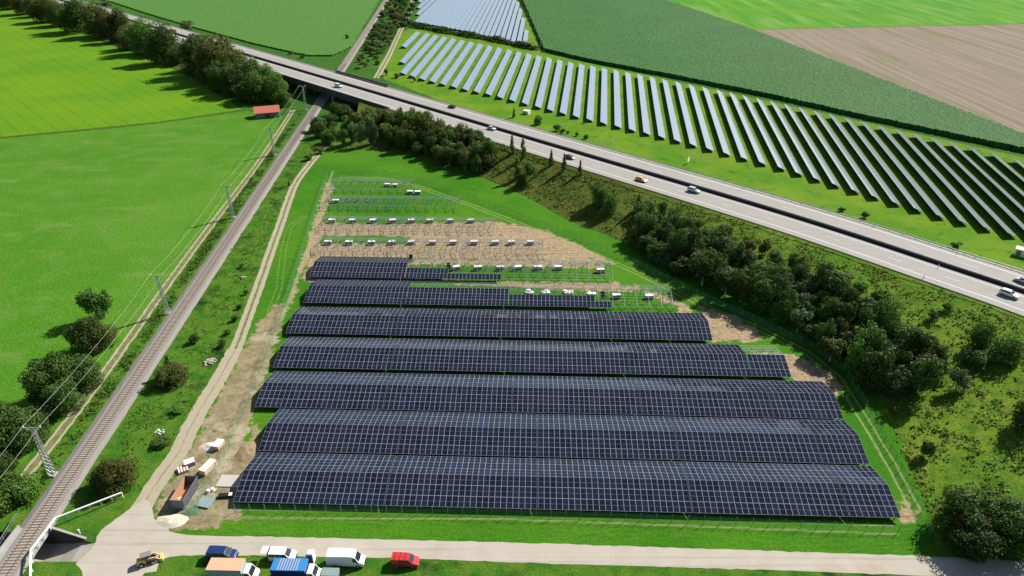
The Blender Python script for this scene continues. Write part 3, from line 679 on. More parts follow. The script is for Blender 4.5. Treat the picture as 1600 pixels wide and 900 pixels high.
def make_table(label, group, row_v, u0, ncols, front, back, L=None):
    """front/back: list of (col,row) present"""
    o = U*u0 + Vd*row_v; L = L or ncols*MW
    t = thing('solar_table', label, 'solar table', (o.x, o.y, 0), AL, group)
    if front: slope_mesh('module_slope', front, 0, t)
    if back: slope_mesh('module_slope', back, 1, t)
    nb = max(1, round(L/3.55)); key = round(L, 2)
    if 'r' not in raf_d:
        m_ = M['steel']; md = M['galvdark']
        raf_d['r0'] = MB().bar((0, .12, EZ-.1), (0, 6.55, RZ-.12), .07, .12).data('rafter', m_)
        raf_d['r1'] = MB().bar((0, 13.1, EZ-.1), (0, 6.7, RZ-.12), .07, .12).data('rafter', m_)
        raf_d['p0'] = MB().box((0, .95, .55), (.11, .14, 1.1)).data('post', md); raf_d['p1'] = MB().box((0, 4.7, 1.0), (.11, .14, 2.0)).data('post', md)
        raf_d['p2'] = MB().box((0, 8.55, 1.0), (.11, .14, 2.0)).data('post', md); raf_d['p3'] = MB().box((0, 12.3, .55), (.11, .14, 1.1)).data('post', md); raf_d['r'] = 1
    for i in range(nb+1):
        x = min(max(.35, L*i/nb), L-.35)
        for k_ in ('r0', 'r1'): part('rafter', raf_d[k_], t, (x, 0, 0))
        for k_ in ('p0', 'p1', 'p2', 'p3'): part('post', raf_d[k_], t, (x, 0, 0))
    for side in (0, 1):
        for s_ in (.5, 1.75, 2.8, 4.05, 5.05, 6.3):
            kk = ('u', side, s_, key)
            if kk not in raf_d:
                y_ = s_*math.cos(tilt); z_ = EZ+s_*math.sin(tilt)-.045; y_ = y_ if side == 0 else 13.24-y_
                raf_d[kk] = MB().bar((0.05, y_, z_), (L-.05, y_, z_), .07, .06).data('purlin', M['steel'])
            part('purlin', raf_d[kk], t)
    return t
def full(n, rows=3): return [(c_, r_) for c_ in range(n) for r_ in range(rows)]
fr1 = [((368.5, 782.5), (1405.5, 811.7)), ((405, 703), (1358.5, 726.7)), ((399, 636), (1317, 654)), ((424, 575), (1238, 588)), ((445, 521.5), (1114, 531)), ((464, 474), (965, 479)), ((476, 431.5), (790, 438))]
blocks = [[25]*4+[8], [25]*4+[8], [25]*4+[13], [25]*4+[8], [25, 25, 25, 13, 8], [25, 25, 25], [25, 25]]
GAP = .18
rown = ['nearest', 'second nearest', 'third nearest', 'fourth nearest', 'fifth nearest', 'sixth nearest', 'seventh nearest']
grp = 'dark double-sloped solar tables of the new plant'
rowv = []
for ri, ((a, b), bl) in enumerate(zip(fr1, blocks)):
    ua, va = uv_of(P(*a, EZ)); ub, vb = uv_of(P(*b, EZ)); v0 = va*.55+vb*.45; rowv.append(v0)
    tot = sum(bl)*MW + GAP*(len(bl)-1); u0 = (ua + ub - tot)/2
    for bi, n in enumerate(bl):
        fmods, bmods = full(n), full(n); extra = 'fully covered with dark modules'
        if ri == 3 and bi == 4: bmods = []; extra = 'short one covered only on its front slope'
        if ri == 5 and bi == 1: bmods = []; extra = 'covered only on its front slope'
        if ri == 5 and bi == 2: bmods = []; fmods = [(c_, r_) for c_ in range(25) for r_ in (0, 1) if r_ == 0 or c_ < 21]; extra = 'its front slope two modules deep'
        if ri == 6 and bi == 1: bmods = []; fmods = [(c_, r_) for c_ in range(25) for r_ in (0, 1) if r_ == 0 or c_ < 11]; extra = 'its slope stepping down to one module'
        if ri in (5, 6) and bi == 0: bmods = full(n)
        make_table(f'{ordw(bi+1)} solar table of the {rown[ri]} row, {extra}', grp, v0, u0, n, fmods, bmods); u0 += n*MW+GAP
    if ri == 5: u6 = u0
    if ri == 6: u7 = u0
# frames without modules
def frame_row(name_, v, us, ue, lab):
    n = max(1, round((ue-us)/28.4)); L = (ue-us-GAP*(n-1))/n
    for j in range(n): make_table(f'{lab}, {ordw(j+1)} frame from the left' if n > 1 else lab, 'bare steel frames waiting for modules', v, us+j*(L+GAP), 0, [], [], L)
frame_row('f', rowv[5], u6, uv_of(P(1056, 484, EZ))[0], 'bare steel frame at the right end of the sixth row, holding two crates')
frame_row('f', rowv[6], u7, uv_of(P(960, 441, EZ))[0], 'bare steel frame right of the partly covered seventh row')
for (y_, xl, xr, vv, nm) in ((399, 489, 850, None, 'bare steel frames on brown soil, first row behind the modules'), (363, 496, 773, None, 'bare steel frames, second row behind the modules'), (328, 503, 716, None, 'bare steel frames on green grass, third row behind the modules'), (300.5, 513, 640, None, 'bare steel frames farthest from the road, last row')):
    ua, va = uv_of(P(xl, y_, .3)); ub, vb = uv_of(P(xr, y_+2, .3)); frame_row('f', va-.6, ua, ub, nm)

# ---------------------------------------------------------------- old solar plants beyond the motorway
def old_table(label, group, a, b, hi=2.15, lo=.75, wid=3.4, drop=True):
    """a: near end, b: far end (ground points of the low right edge)"""
    a = Vector(a); b = Vector(b); d = (b-a).normalized(); L = (b-a).length; n = Vector((-d.y, d.x, 0))  # to the left: high side
    t = thing('solar_table', label, 'solar table', a, math.atan2(d.y, d.x), group)
    h = wid; V, Fc, UV, MI = [], [], [], []
    nl = max(1, round(L/1.66)); 
    V = [(0, 0, lo), (L, 0, lo), (L, h, hi), (0, h, hi), (0, .02, lo-.06), (L, .02, lo-.06), (L, h, hi-.06), (0, h, hi-.06)]
    Fc = [(0, 1, 2, 3), (4, 7, 6, 5), (0, 4, 5, 1), (1, 5, 6, 2), (2, 6, 7, 3), (3, 7, 4, 0)]
    UV = [(0, 0), (nl, 0), (nl, 4), (0, 4)] + [(0, 0)]*20
    mesh_obj('module_slope', V, Fc, [M['module_old'], M['module_back']], t, mi=[0, 1, 1, 1, 1, 1], uv=UV)
    mb = MB(); x = .5
    while x < L: mb.box((x, h*.72, (hi-.3)/2), (.1, .1, hi-.3)); mb.box((x, h*.2, .45), (.1, .1, .9)); x += 4
    mb.bar((0, h*.72, hi-.5), (L, h*.72, hi-.5), .1); mb.bar((0, h*.2, lo+.2), (L, h*.2, lo+.2), .1)
    mb.build('support_frame', M['galvdark'], t)
    return t
k = NT('old_module_glass', .5, .1)
u = k.n('ShaderNodeUVMap'); sp = k.n('ShaderNodeSeparateXYZ'); k.link(u.outputs[0], sp.inputs[0])
fx = k.math('FRACT', sp.outputs[0]); fy = k.math('FRACT', sp.outputs[1])
g = k.math('MAXIMUM', k.math('LESS_THAN', fx, .05), k.math('LESS_THAN', fy, .09))
c0 = k.mix(k.noise(.2, 3), (.13, .185, .24), (.17, .23, .30)); k.color(k.mix(g, c0, (.5, .53, .56)))  # pale sky glare on the glass is mixed into the base colour
k.b.inputs['Coat Weight'].default_value = 1; k.b.inputs['Coat Roughness'].default_value = .12; k.b.inputs['Coat IOR'].default_value = 2.0; M['module_old'] = k.m
nb_i = [0, 1, 2, 4, 6, 8, 10, 14, 16, 20, 24, 30, 34, 38, 41]; nb_x = [633, 629, 630, 660, 692, 727, 763, 841, 880, 966, 1059, 1222, 1337.5, 1470, 1582]; nb_y = [75, 100, 117, 126, 134, 142.5, 150, 170, 180, 201, 223.5, 267, 303, 343, 372]
ft_i = [0, 4, 10, 16, 20, 24, 28, 32, 36, 40, 44, 46]; ft_x = [656, 710, 797, 892.5, 963, 1039, 1124, 1208, 1300, 1403, 1515, 1585]; ft_y = [51.5, 62, 80, 99.5, 112, 127, 144, 162, 182.5, 206, 232, 251]
xa41 = 0
PA = [P(x, y, .5) for x, y in zip(nb_x, nb_y)]; PB = [P(x, y, .7) for x, y in zip(ft_x, ft_y)]
def itp(i, I, Q):
    if i <= I[-1]: return Vector((np.interp(i, I, [q.x for q in Q]), np.interp(i, I, [q.y for q in Q]), 0))
    s_ = (Q[-1]-Q[-2])/(I[-1]-I[-2]); v_ = Q[-1]+s_*(i-I[-1]); v_.z = 0; return v_
for i in range(0, 54):
    a_ = itp(i, nb_i, PA); b_ = itp(i, ft_i, PB); r_ = Vector((1.6, 0, 0)) if i > 0 else Vector((.8, 0, 0))
    old_table(f'{ordw(i+1)} long pale blue solar table from the left in the field beyond the motorway', 'pale blue solar tables beyond the motorway', a_+r_, b_+r_)
# farther plant beyond the hedge, rows run the same way
lb = [P(x, y, .5) for x, y in ((654, 36), (735, 51), (832, 74))]; rb = [P(x, y, .5) for x, y in ((832, 73), (825, 44), (816, 14), (810, 0), (800, -22))]
dirv = (P(692, 1, .7)-P(658, 36, .7)).normalized()
nfar = 24
for i in range(-4, nfar):
    if i >= 0:
        s_ = i/(nfar-1); a_ = lb[0].lerp(lb[1], s_*2) if s_ < .5 else lb[1].lerp(lb[2], s_*2-1)
    else: a_ = lb[0] + Vector((-1.0, 0, 0))*(-i)*4 + Vector((0, 42, 0))*(-i); 
    a_ = Vector((a_.x, a_.y, 0)); 
    # right boundary hit
    Lm = 330
    rbx = [q.x for q in rb][::1]; rby = [q.y for q in rb]
    for tt in np.arange(4, 330, 4):
        q_ = a_+dirv*float(tt)
        if q_.x > np.interp(q_.y, rby, rbx): Lm = float(tt); break
    old_table(f'{ordw(i+5)} solar table from the left in the plant beyond the dark hedge', 'solar tables beyond the dark hedge', a_, a_+dirv*max(12, Lm), wid=3.2)
# ---------------------------------------------------------------- trees
def crown_data(shape, mat, seed, W, Hh, nleaf, ls):
    r = np.random.default_rng(seed)
    if shape in ('broad', 'tall'): nl = 22 if shape == 'broad' else 34; cen = r.normal(size=(nl, 3)); cen /= np.linalg.norm(cen, axis=1)[:, None]; cen *= r.uniform(.35, .72, (nl, 1)); rad = r.uniform(.24, .42, nl); cen[:, 2] = cen[:, 2]*.9
    elif shape == 'willow': nl = 20; cen = r.normal(size=(nl, 3)); cen /= np.linalg.norm(cen, axis=1)[:, None]; cen *= r.uniform(.3, .75, (nl, 1)); rad = r.uniform(.2, .4, nl)
    elif shape == 'conical': 
        nl = 18; t = np.linspace(-.85, .8, nl); a = r.uniform(0, 6.3, nl); w_ = (.75-t)*.3; cen = np.stack([np.cos(a)*w_, np.sin(a)*w_, t], 1); rad = .16+.16*(1-t)*.7
    else: nl = 12; cen = r.normal(size=(nl, 3)); cen /= np.linalg.norm(cen, axis=1)[:, None]; cen *= r.uniform(.3, .65, (nl, 1)); rad = r.uniform(.28, .45, nl)
    tall = shape == 'tall'; shape = 'broad' if tall else shape
    if shape == 'broad':
        aa = np.arange(8)/8*6.283+r.uniform(0, .5, 8); cen = np.concatenate([cen, np.stack([np.cos(aa)*.55, np.sin(aa)*.55, np.full(8, -.62)], 1)]); rad = np.concatenate([rad, r.uniform(.28, .4, 8)]); nl += 8
    pr = rad**2; pr /= pr.sum(); li = r.choice(nl, nleaf, p=pr)
    d = r.normal(size=(nleaf, 3)); d /= np.linalg.norm(d, axis=1)[:, None]
    rr = rad[li]*r.uniform(.55, 1.0, nleaf)**.5*(1+.25*(r.random(nleaf) > .93)); p = cen[li]+d*rr[:, None]
    ok = np.ones(nleaf, bool)
    if shape in ('broad', 'bush'): p[:, 2] = np.maximum(p[:, 2], -.96 + r.uniform(0, .15, nleaf))
    p = p/1.02
    C_ = np.stack([p[:, 0]*W/2, p[:, 1]*W/2, (p[:, 2]+1)/2*Hh], 1)
    n = d*np.array([1, 1, 1.0]) + r.normal(size=(nleaf, 3))*.55; n /= np.linalg.norm(n, axis=1)[:, None]
    a = np.cross(n, r.normal(size=(nleaf, 3))); a /= np.linalg.norm(a, axis=1)[:, None]; b = np.cross(n, a)
    s = ls*r.uniform(.6, 1.3, (nleaf, 1))/2
    V = np.stack([C_-a*s, C_-b*s*.7, C_+a*s, C_+b*s*.7], 1).reshape(-1, 3)
    o = np_mesh('crown', V, np.arange(nleaf*4).reshape(-1, 4), mat); dta = o.data; bpy.data.objects.remove(o); return dta
def trunk_data(h, r0, mat, seed, limbs=5):
    rr = random.Random(seed); mb = MB(); p = Vector((0, 0, -.3)); n = 5
    for i in range(n):
        q_ = p+Vector((rr.uniform(-.1, .1)*h*.2, rr.uniform(-.1, .1)*h*.2, h/n))
        a = r0*(1-i/n*.75)
        m = len(mb.v)
        for pt_, ra in ((p, a), (q_, a*.82)):
            for k_ in range(6): mb.v.append((pt_.x+ra*math.cos(k_*math.pi/3), pt_.y+ra*math.sin(k_*math.pi/3), pt_.z))
        for k_ in range(6): mb.f.append((m+k_, m+(k_+1) % 6, m+6+(k_+1) % 6, m+6+k_)); mb.mi.append(0)
        if i >= 1:
            for _ in range(2):
                an = rr.uniform(0, 6.28); mb.bar(q_, q_+Vector((math.cos(an)*h*.28, math.sin(an)*h*.28, h*.22)), a*.5)
        p = q_
    return mb.data('trunk', mat)
LIB = {}
BASE = {'broad': (8, 8), 'tall': (8, 8), 'willow': (6, 8), 'conical': (3, 7), 'bush': (4, 3)}
def lib(shape, mat, v):
    k_ = (shape, mat, v)
    if k_ not in LIB:
        W, Hh = BASE[shape]; nleaf = {'tall': 12000, 'broad': 4200, 'willow': 2400, 'conical': 1100, 'bush': 1000}[shape]; ls = {'tall': .30, 'broad': .48, 'willow': .42, 'conical': .36, 'bush': .38}[shape]
        LIB[k_] = crown_data(shape, M[mat], zlib_seed(k_), W, Hh, nleaf, ls)
    return LIB[k_]
def zlib_seed(k_):
    import zlib; return zlib.crc32(repr(k_).encode()) % 100000
def trunk(shape, v):
    k_ = ('t', shape, v)
    if k_ not in LIB:
        W, Hh = BASE[shape]; LIB[k_] = trunk_data(Hh*.72, {'tall': .2, 'broad': .28, 'willow': .2, 'conical': .1, 'bush': .07}[shape], M['birch' if shape == 'willow' else 'bark'], zlib_seed(k_))
    return LIB[k_]
tcount = [0]
def tree(name, pos, wd, ht, shape, mat, label, cat='tree', group=None, big=None):
    tcount[0] += 1; v = tcount[0] % 4
    W, Hh = BASE[shape]; t = thing(name, label, cat, (pos.x, pos.y, pos.z-.05), random.uniform(0, 6.28), group)
    lift = {'tall': 0, 'broad': .02, 'willow': .05, 'conical': .04, 'bush': 0}[shape]*ht
    wd *= 1.24; sc_ = (wd/W, wd/W*random.uniform(.9, 1.1), (ht-lift)/Hh*1.1)
    part('crown', big or lib(shape, mat, v), t, (0, 0, lift), scale=sc_)
    part('trunk', trunk(shape, v % 2), t, scale=(wd/W, wd/W, ht/Hh)); return t
TONE = {'leaf_dark': 'dark green', 'leaf_mid': 'fresh green', 'leaf_olive': 'olive brown', 'leaf_silver': 'greyish silver', 'leaf_yellow': 'yellowish green'}
# hedge trees at the top left
hg = 'tall trees along the motorway at the top left'
HT = [(18, 14, 16, 13, 'leaf_olive'), (42, 22, 16, 14, 'leaf_olive'), (60, 26, 13, 12, 'leaf_dark'), (78, 34, 18, 15, 'leaf_olive'), (98, 40, 16, 15, 'leaf_olive'), (122, 50, 21, 20, 'leaf_dark'), (158, 57, 18, 18, 'leaf_olive'), (176, 60, 12, 13, 'leaf_olive'), (190, 66, 14, 17, 'leaf_olive'), (206, 77, 13, 12, 'leaf_olive'), (229, 84, 16, 17, 'leaf_mid'), (245, 88, 10, 10, 'leaf_dark'), (259, 99, 17, 18, 'leaf_dark'), (283, 101, 9, 9, 'leaf_olive'),
      (312, 118, 14, 17, 'leaf_dark'), (325, 108, 13, 15, 'leaf_olive'), (337, 128, 14, 16, 'leaf_olive'), (352, 120, 14, 16, 'leaf_olive'), (366, 133, 13, 14, 'leaf_olive'), (351, 140, 12, 12, 'leaf_dark'), (372, 148, 12, 11, 'leaf_dark'), (392, 142, 13, 13, 'leaf_mid'), (404, 158, 11, 10, 'leaf_mid'), (416, 150, 11, 12, 'leaf_mid'), (432, 158, 10, 10, 'leaf_mid'), (444, 166, 6, 6, 'leaf_mid'), (388, 157, 9, 8, 'leaf_dark')]
HT += [(-10, 6, 16, 13, 'leaf_olive'), (2, 10, 14, 12, 'leaf_dark')]
for n_, (x, y, wd, ht, m_) in enumerate(sorted(HT)):
    g_ = P(x, y); tree('broadleaf_tree', g_, wd*(1.3 if x < 292 else 1.35), ht*(1.4 if x < 292 else 1.5), 'tall', m_, f'{TONE[m_]} rounded tree, {ordw(n_+1)} from the left in the belt below the motorway', group=hg)
tree('willow_tree', P(164, 17), 14, 9, 'willow', 'leaf_silver', 'greyish round willow across the motorway beside the crop field')
tree('willow_tree', P(294, 52), 10, 11, 'willow', 'leaf_silver', 'slim greyish tree at the crop field edge behind the red car')
# belt right of the railway, near the bridge
NB = [(502, 214, 5.5, 8, 'broad', 'leaf_mid'), (494, 205, 5, 6, 'broad', 'leaf_dark'), (512, 224, 4.5, 6, 'broad', 'leaf_mid'), (499, 240, 4, 3, 'bush', 'leaf_mid'), (484, 250, 3.5, 2.5, 'bush', 'leaf_mid'), (527, 180, 6, 6, 'broad', 'leaf_mid'), (540, 186, 6, 6, 'broad', 'leaf_mid'), (522, 226, 4.5, 8, 'willow', 'leaf_mid'), (538, 229, 4.5, 8, 'willow', 'leaf_mid'), (553, 222, 4.5, 9, 'willow', 'leaf_silver'), (566, 228, 4.2, 11, 'willow', 'leaf_silver'), (586, 224, 4, 11, 'willow', 'leaf_silver'), (577, 212, 5, 9, 'willow', 'leaf_mid'), (545, 205, 6, 7, 'broad', 'leaf_mid'), (560, 196, 6, 6, 'broad', 'leaf_yellow'), (575, 190, 6, 6, 'broad', 'leaf_olive'), (590, 200, 6, 7, 'broad', 'leaf_olive'), (600, 190, 6, 6, 'broad', 'leaf_olive'), (518, 200, 5, 6, 'broad', 'leaf_dark')]
for n_, (x, y, wd, ht, s_, m_) in enumerate(sorted(NB)):
    tree('bush' if s_ == 'bush' else ('willow_tree' if s_ == 'willow' else 'broadleaf_tree'), G(x, y), wd*1.25, ht*1.1, s_, m_, f'{TONE[m_]} {"bush" if s_ == "bush" else "tree"}, {ordw(n_+1)} from the left right of the railway below the bridge', 'bush' if s_ == 'bush' else 'tree', 'trees right of the railway by the bridge')
def scatter(poly, dmin, nmax, tries=6000):
    out = []; xs = [p[0] for p in poly]; ys = [p[1] for p in poly]
    pa = np.array(poly, float)
    for _ in range(tries):
        x, y = random.uniform(min(xs), max(xs)), random.uniform(min(ys), max(ys))
        if not inpoly(np.array([x]), np.array([y]), [tuple(a) for a in pa])[0]: continue
        q_ = G(x, y)
        if all((q_-o_[2]).length > dmin for o_ in out): out.append((x, y, q_))
        if len(out) >= nmax: break
    return sorted(out, key=lambda a: a[0])
w1 = scatter([(600, 196), (640, 188), (700, 208), (772, 232), (768, 258), (745, 274), (700, 262), (648, 240), (608, 226)], 3.9, 75)
for n_, (x, y, q_) in enumerate(w1):
    m_ = random.choice(['leaf_dark', 'leaf_dark', 'leaf_mid', 'leaf_olive']) if y > 215 else random.choice(['leaf_olive', 'leaf_mid', 'leaf_yellow'])
    tree('broadleaf_tree', q_, random.uniform(4.8, 7), random.uniform(5, 9.5), random.choice(['broad', 'broad', 'willow']), m_, f'{TONE[m_]} tree, {ordw(n_+1)} from the left in the dense wood above the bare frames', group='trees of the upper slope wood')
for n_, (x, y, wd, ht, m_) in enumerate([(629, 205, 5, 11, 'leaf_yellow'), (800, 240, 3.2, 8, 'leaf_mid'), (817, 246, 3.4, 8, 'leaf_mid'), (861, 259, 2.6, 6.5, 'leaf_dark'), (881, 266, 2.8, 6.5, 'leaf_dark'), (906, 273, 2.4, 5.5, 'leaf_dark')]):
    tree('young_tree', G(x, y), wd, ht, 'conical', m_, ['tall bright yellowish tree at the top of the wood beside the bridge parapet', 'leftmost of the slim young trees right below the motorway', 'second slim young tree from the left right below the motorway', 'slim dark young tree just left of the dark blue car', 'slim dark young tree just below the dark blue car', 'rightmost slim dark young tree below the motorway edge'][n_], group='slim young trees at the motorway edge')
IS = [(808, 276, 4.5, 8, 'conical', 'leaf_mid', 'young pale green tree on the slope casting a long shadow, left one'), (829, 281, 5.5, 8, 'willow', 'leaf_mid', 'fuller young green tree on the slope right beside its pale neighbour'), (814, 290, 4, 5, 'broad', 'leaf_dark', 'low dark tree on the slope between two young trees'),
      (938, 320, 6.5, 8.5, 'broad', 'leaf_mid', 'rounded green tree standing alone on the slope left of the big wood'), (952, 331, 5.5, 7.5, 'broad', 'leaf_mid', 'smaller twin of the lone rounded tree, right and lower'), (997, 330, 3.6, 6, 'conical', 'leaf_mid', 'small fresh green tree at the left tip of the big wood'),
      (1530, 545, 5, 8, 'broad', 'leaf_mid', 'upper single tree in the rough meadow right of the wood'), (1567, 563, 6.2, 7, 'broad', 'leaf_mid', 'rightmost single tree in the rough meadow near the motorway'), (1524, 572, 5.5, 4.5, 'broad', 'leaf_dark', 'low wide bush between the two single meadow trees'), (1496, 610, 4.8, 6, 'willow', 'leaf_silver', 'greyish silver tree in the meadow with a dark shadow to its left'),
      (1457, 500, 2.8, 2.6, 'bush', 'leaf_dark', 'small dark shrub on the meadow slope, left of its round twin'), (1478, 486, 2.6, 2.2, 'bush', 'leaf_dark', 'small round dark shrub closest to the white car'), (1443, 712, 3.2, 4, 'bush', 'leaf_dark', 'lone dark bush at the edge of the mown strip'), (1602, 670, 5.5, 7, 'broad', 'leaf_dark', 'dark tree at the right edge of the picture'), (1645, 618, 6, 9, 'broad', 'leaf_dark', 'tree just outside the right edge casting an oval shadow'),
      (1503, 826, 9, 8.5, 'broad', 'leaf_dark', 'big dark tree at the lower right, the upper of three'), (1513, 858, 8, 7, 'broad', 'leaf_dark', 'big tree at the lower right, front one nearest the road'), (1566, 852, 9, 9, 'broad', 'leaf_dark', 'big dark tree at the lower right, the right one of three'),
      (272, 597, 7, 4.5, 'broad', 'leaf_olive', 'brownish dry looking shrub between railway and gravel track'), (268, 585, 3.4, 5.5, 'conical', 'leaf_mid', 'small grey green sapling behind the brownish shrub'), (304, 536, 3, 2.4, 'bush', 'leaf_dark', 'small round dark bush between railway and gravel track'), (187, 758, 7.6, 6, 'broad', 'leaf_olive', 'big dark round bush between the railway and the junction'), (168, 756, 5, 4, 'broad', 'leaf_dark', 'lower dark bush attached left of the big round bush'),
      (385, 460, 1.6, 1.6, 'bush', 'leaf_dark', 'uppermost small shrub in the row beside the gravel track'), (375, 482, 1.8, 1.6, 'bush', 'leaf_dark', 'second small shrub in the row beside the gravel track'), (368, 501, 2.1, 1.8, 'bush', 'leaf_dark', 'third small shrub in the row beside the gravel track'), (357, 522, 2, 1.7, 'bush', 'leaf_mid', 'fourth small shrub in the row beside the gravel track'), (347, 542, 2.3, 2, 'bush', 'leaf_dark', 'lowest small shrub in the row beside the gravel track'), (279, 645, 3, 1.5, 'bush', 'leaf_mid', 'flat green bush halfway between railway and gravel track'), (256, 693, 4.2, 1.6, 'bush', 'leaf_dark', 'flat dark bush beside the pale rubble near the track'), (452, 290, 1.1, 2.3, 'conical', 'leaf_dark', 'tiny dark sapling beside the gravel track near the boulder'), (378, 418, 1.6, 1.4, 'bush', 'leaf_dark', 'tiny shrub just above the dry heap'),
      (153, 500, 6, 9.5, 'willow', 'leaf_dark', 'tall slender birch, uppermost tree left of the farm track'), (166, 494, 4.5, 8, 'willow', 'leaf_dark', 'smaller birch behind the tall slender one'), (141, 548, 7, 8.5, 'broad', 'leaf_dark', 'dark birch below the tall slender one'), (160, 540, 7, 7.5, 'broad', 'leaf_olive', 'olive birch right beside the farm track'), (88, 622, 9, 10.5, 'broad', 'leaf_dark', 'large dark tree in the middle of the left group'), (106, 640, 7, 7, 'broad', 'leaf_dark', 'lower right half of the large dark left tree'), (133, 605, 7.5, 7, 'broad', 'leaf_dark', 'dark tree between the large left tree and the track'), (72, 652, 5, 4, 'broad', 'leaf_olive', 'olive bush between the left tree groups'),
      (22, 700, 10, 9, 'broad', 'leaf_dark', 'big dark tree at the left edge of the picture'), (52, 690, 7, 6, 'broad', 'leaf_dark', 'dark tree right beside the big one at the left edge'), (-8, 690, 9, 9, 'broad', 'leaf_dark', 'tree cut off by the left edge of the picture'), (18, 772, 5.5, 4, 'broad', 'leaf_mid', 'green bush left of the railway above the small bridge'), (42, 774, 5, 4, 'broad', 'leaf_mid', 'green bush between farm track and railway near the lattice mast'), (-6, 800, 6, 4, 'broad', 'leaf_mid', 'bush at the left edge above the underpass'), (8, 735, 5, 4, 'broad', 'leaf_dark', 'dark bush below the big tree at the left edge'),
      (840, 195, 3.6, 5, 'broad', 'leaf_mid', 'young tree on the far verge beside the white transformer box'), (803, 184, 2, 5, 'conical', 'leaf_dark', 'thin dark sapling on the far verge left of the transformer box'), (870, 205, 4, 3, 'bush', 'leaf_mid', 'wider bush on the far verge right of the young tree'), (879, 209, 3, 2.6, 'bush', 'leaf_dark', 'dark bush touching the wider one on the far verge'), (887, 209, 1.7, 1.5, 'bush', 'leaf_dark', 'small bush on the far verge, first of two dots'), (901, 213, 2, 2, 'bush', 'leaf_dark', 'small bush on the far verge, second of two dots'), (915, 217, 2.6, 2.2, 'bush', 'leaf_dark', 'small dark bush on the far verge opposite the dark blue car'),
      (1314, 330, 2.4, 1.7, 'bush', 'leaf_olive', 'brownish low bush behind the far guard rail'), (1351, 341, 2.8, 2.4, 'bush', 'leaf_dark', 'round dark bush behind the far guard rail'), (1493, 387, 3.2, 2, 'bush', 'leaf_mid', 'green bush behind the far guard rail near the white kiosk'), (648, 128, 2, 2.5, 'bush', 'leaf_mid', 'little bush at the left corner of the long solar rows'), (620, 122, 4, 3, 'bush', 'leaf_mid', 'bush behind the motorway at the end of the farm track'), (603, 118, 3, 4, 'bush', 'leaf_dark', 'dark bush right beside the end of the farm track'),
      (473, 91, 4, 3.5, 'bush', 'leaf_mid', 'bush in the corner of the crop field by the motorway'), (455, 85, 4, 3, 'bush', 'leaf_olive', 'brownish bush behind the motorway left of the crossing railway'), (543, 62, 3, 4, 'bush', 'leaf_dark', 'lone dark bush between crop field and railway')]
for x, y, wd, ht, s_, m_, lb_ in IS:
    bush = s_ == 'bush' or 'bush' in lb_ or 'shrub' in lb_
    nm = 'bush' if bush else {'broad': 'broadleaf_tree', 'willow': 'slender_tree', 'conical': 'young_tree'}[s_]
    big = None
    if x < 165 and 480 < y < 800: wd *= 1.06; ht *= 1.12
    if s_ == 'broad' and wd > 6.4: s_ = 'tall'
    tree(nm, G(x, y), wd, ht, s_, m_, lb_, 'bush' if bush else 'tree')
# the big wood on the slope
w2 = scatter([(985, 388), (1055, 424), (1120, 462), (1200, 492), (1290, 560), (1345, 600), (1400, 618), (1452, 612), (1478, 590), (1462, 555), (1412, 515), (1366, 474), (1310, 438), (1235, 408), (1160, 378), (1080, 350), (1004, 326)], 3.9, 150, 12000)
for n_, (x, y, q_) in enumerate(w2):
    yt = np.interp(x, [985, 1080, 1235, 1366, 1478], [335, 362, 425, 482, 590]); up = y < yt+24
    m_ = random.choice(['leaf_mid', 'leaf_olive', 'leaf_yellow', 'leaf_dark', 'leaf_mid']) if up else random.choice(['leaf_dark', 'leaf_dark', 'leaf_mid', 'leaf_dark', 'leaf_silver'])
    ht = random.uniform(3.0, 6) if up else random.uniform(5.5, 11.5); wd = random.uniform(3.6, 5.4) if up else random.uniform(4.6, 7.4); sh_ = random.choice(['broad', 'broad', 'broad', 'willow', 'bush' if up else 'willow'])
    tree('broadleaf_tree', q_, wd, ht, sh_, m_, f'{TONE[m_]} tree, {ordw(n_+1)} from the left in the large slope wood', group='trees of the large slope wood')
# scrub between the railway and the far farm track
w3 = scatter([(612, -4), (638, -4), (628, 34), (604, 76), (590, 104), (560, 108), (553, 104), (572, 72), (592, 40)], 6.2, 70)
for n_, (x, y, q_) in enumerate(w3):
    m_ = random.choice(['leaf_dark', 'leaf_mid', 'leaf_dark', 'leaf_olive']) if y < 84 else random.choice(['leaf_yellow', 'leaf_olive', 'leaf_mid']); sm = .55 if y > 84 else 1
    tree('bush', q_, random.uniform(6, 10)*sm, random.uniform(3, 6.5)*sm, 'bush', m_, f'{TONE[m_]} scrub bush, {ordw(n_+1)} from the left between railway and far farm track', 'bush', 'scrub bushes between railway and far farm track')
for n_, (x, y) in enumerate([(650, 4), (646, 12), (642, 20), (638, 28), (634, 36), (631, 42), (653, -4), (640, 40)]):
    tree('bush', P(x, y), 8, 5, 'bush', 'leaf_dark', f'dark bush of the short hedge right of the far farm track, {ordw(n_+1)} planted', 'bush', 'hedge right of the far farm track')
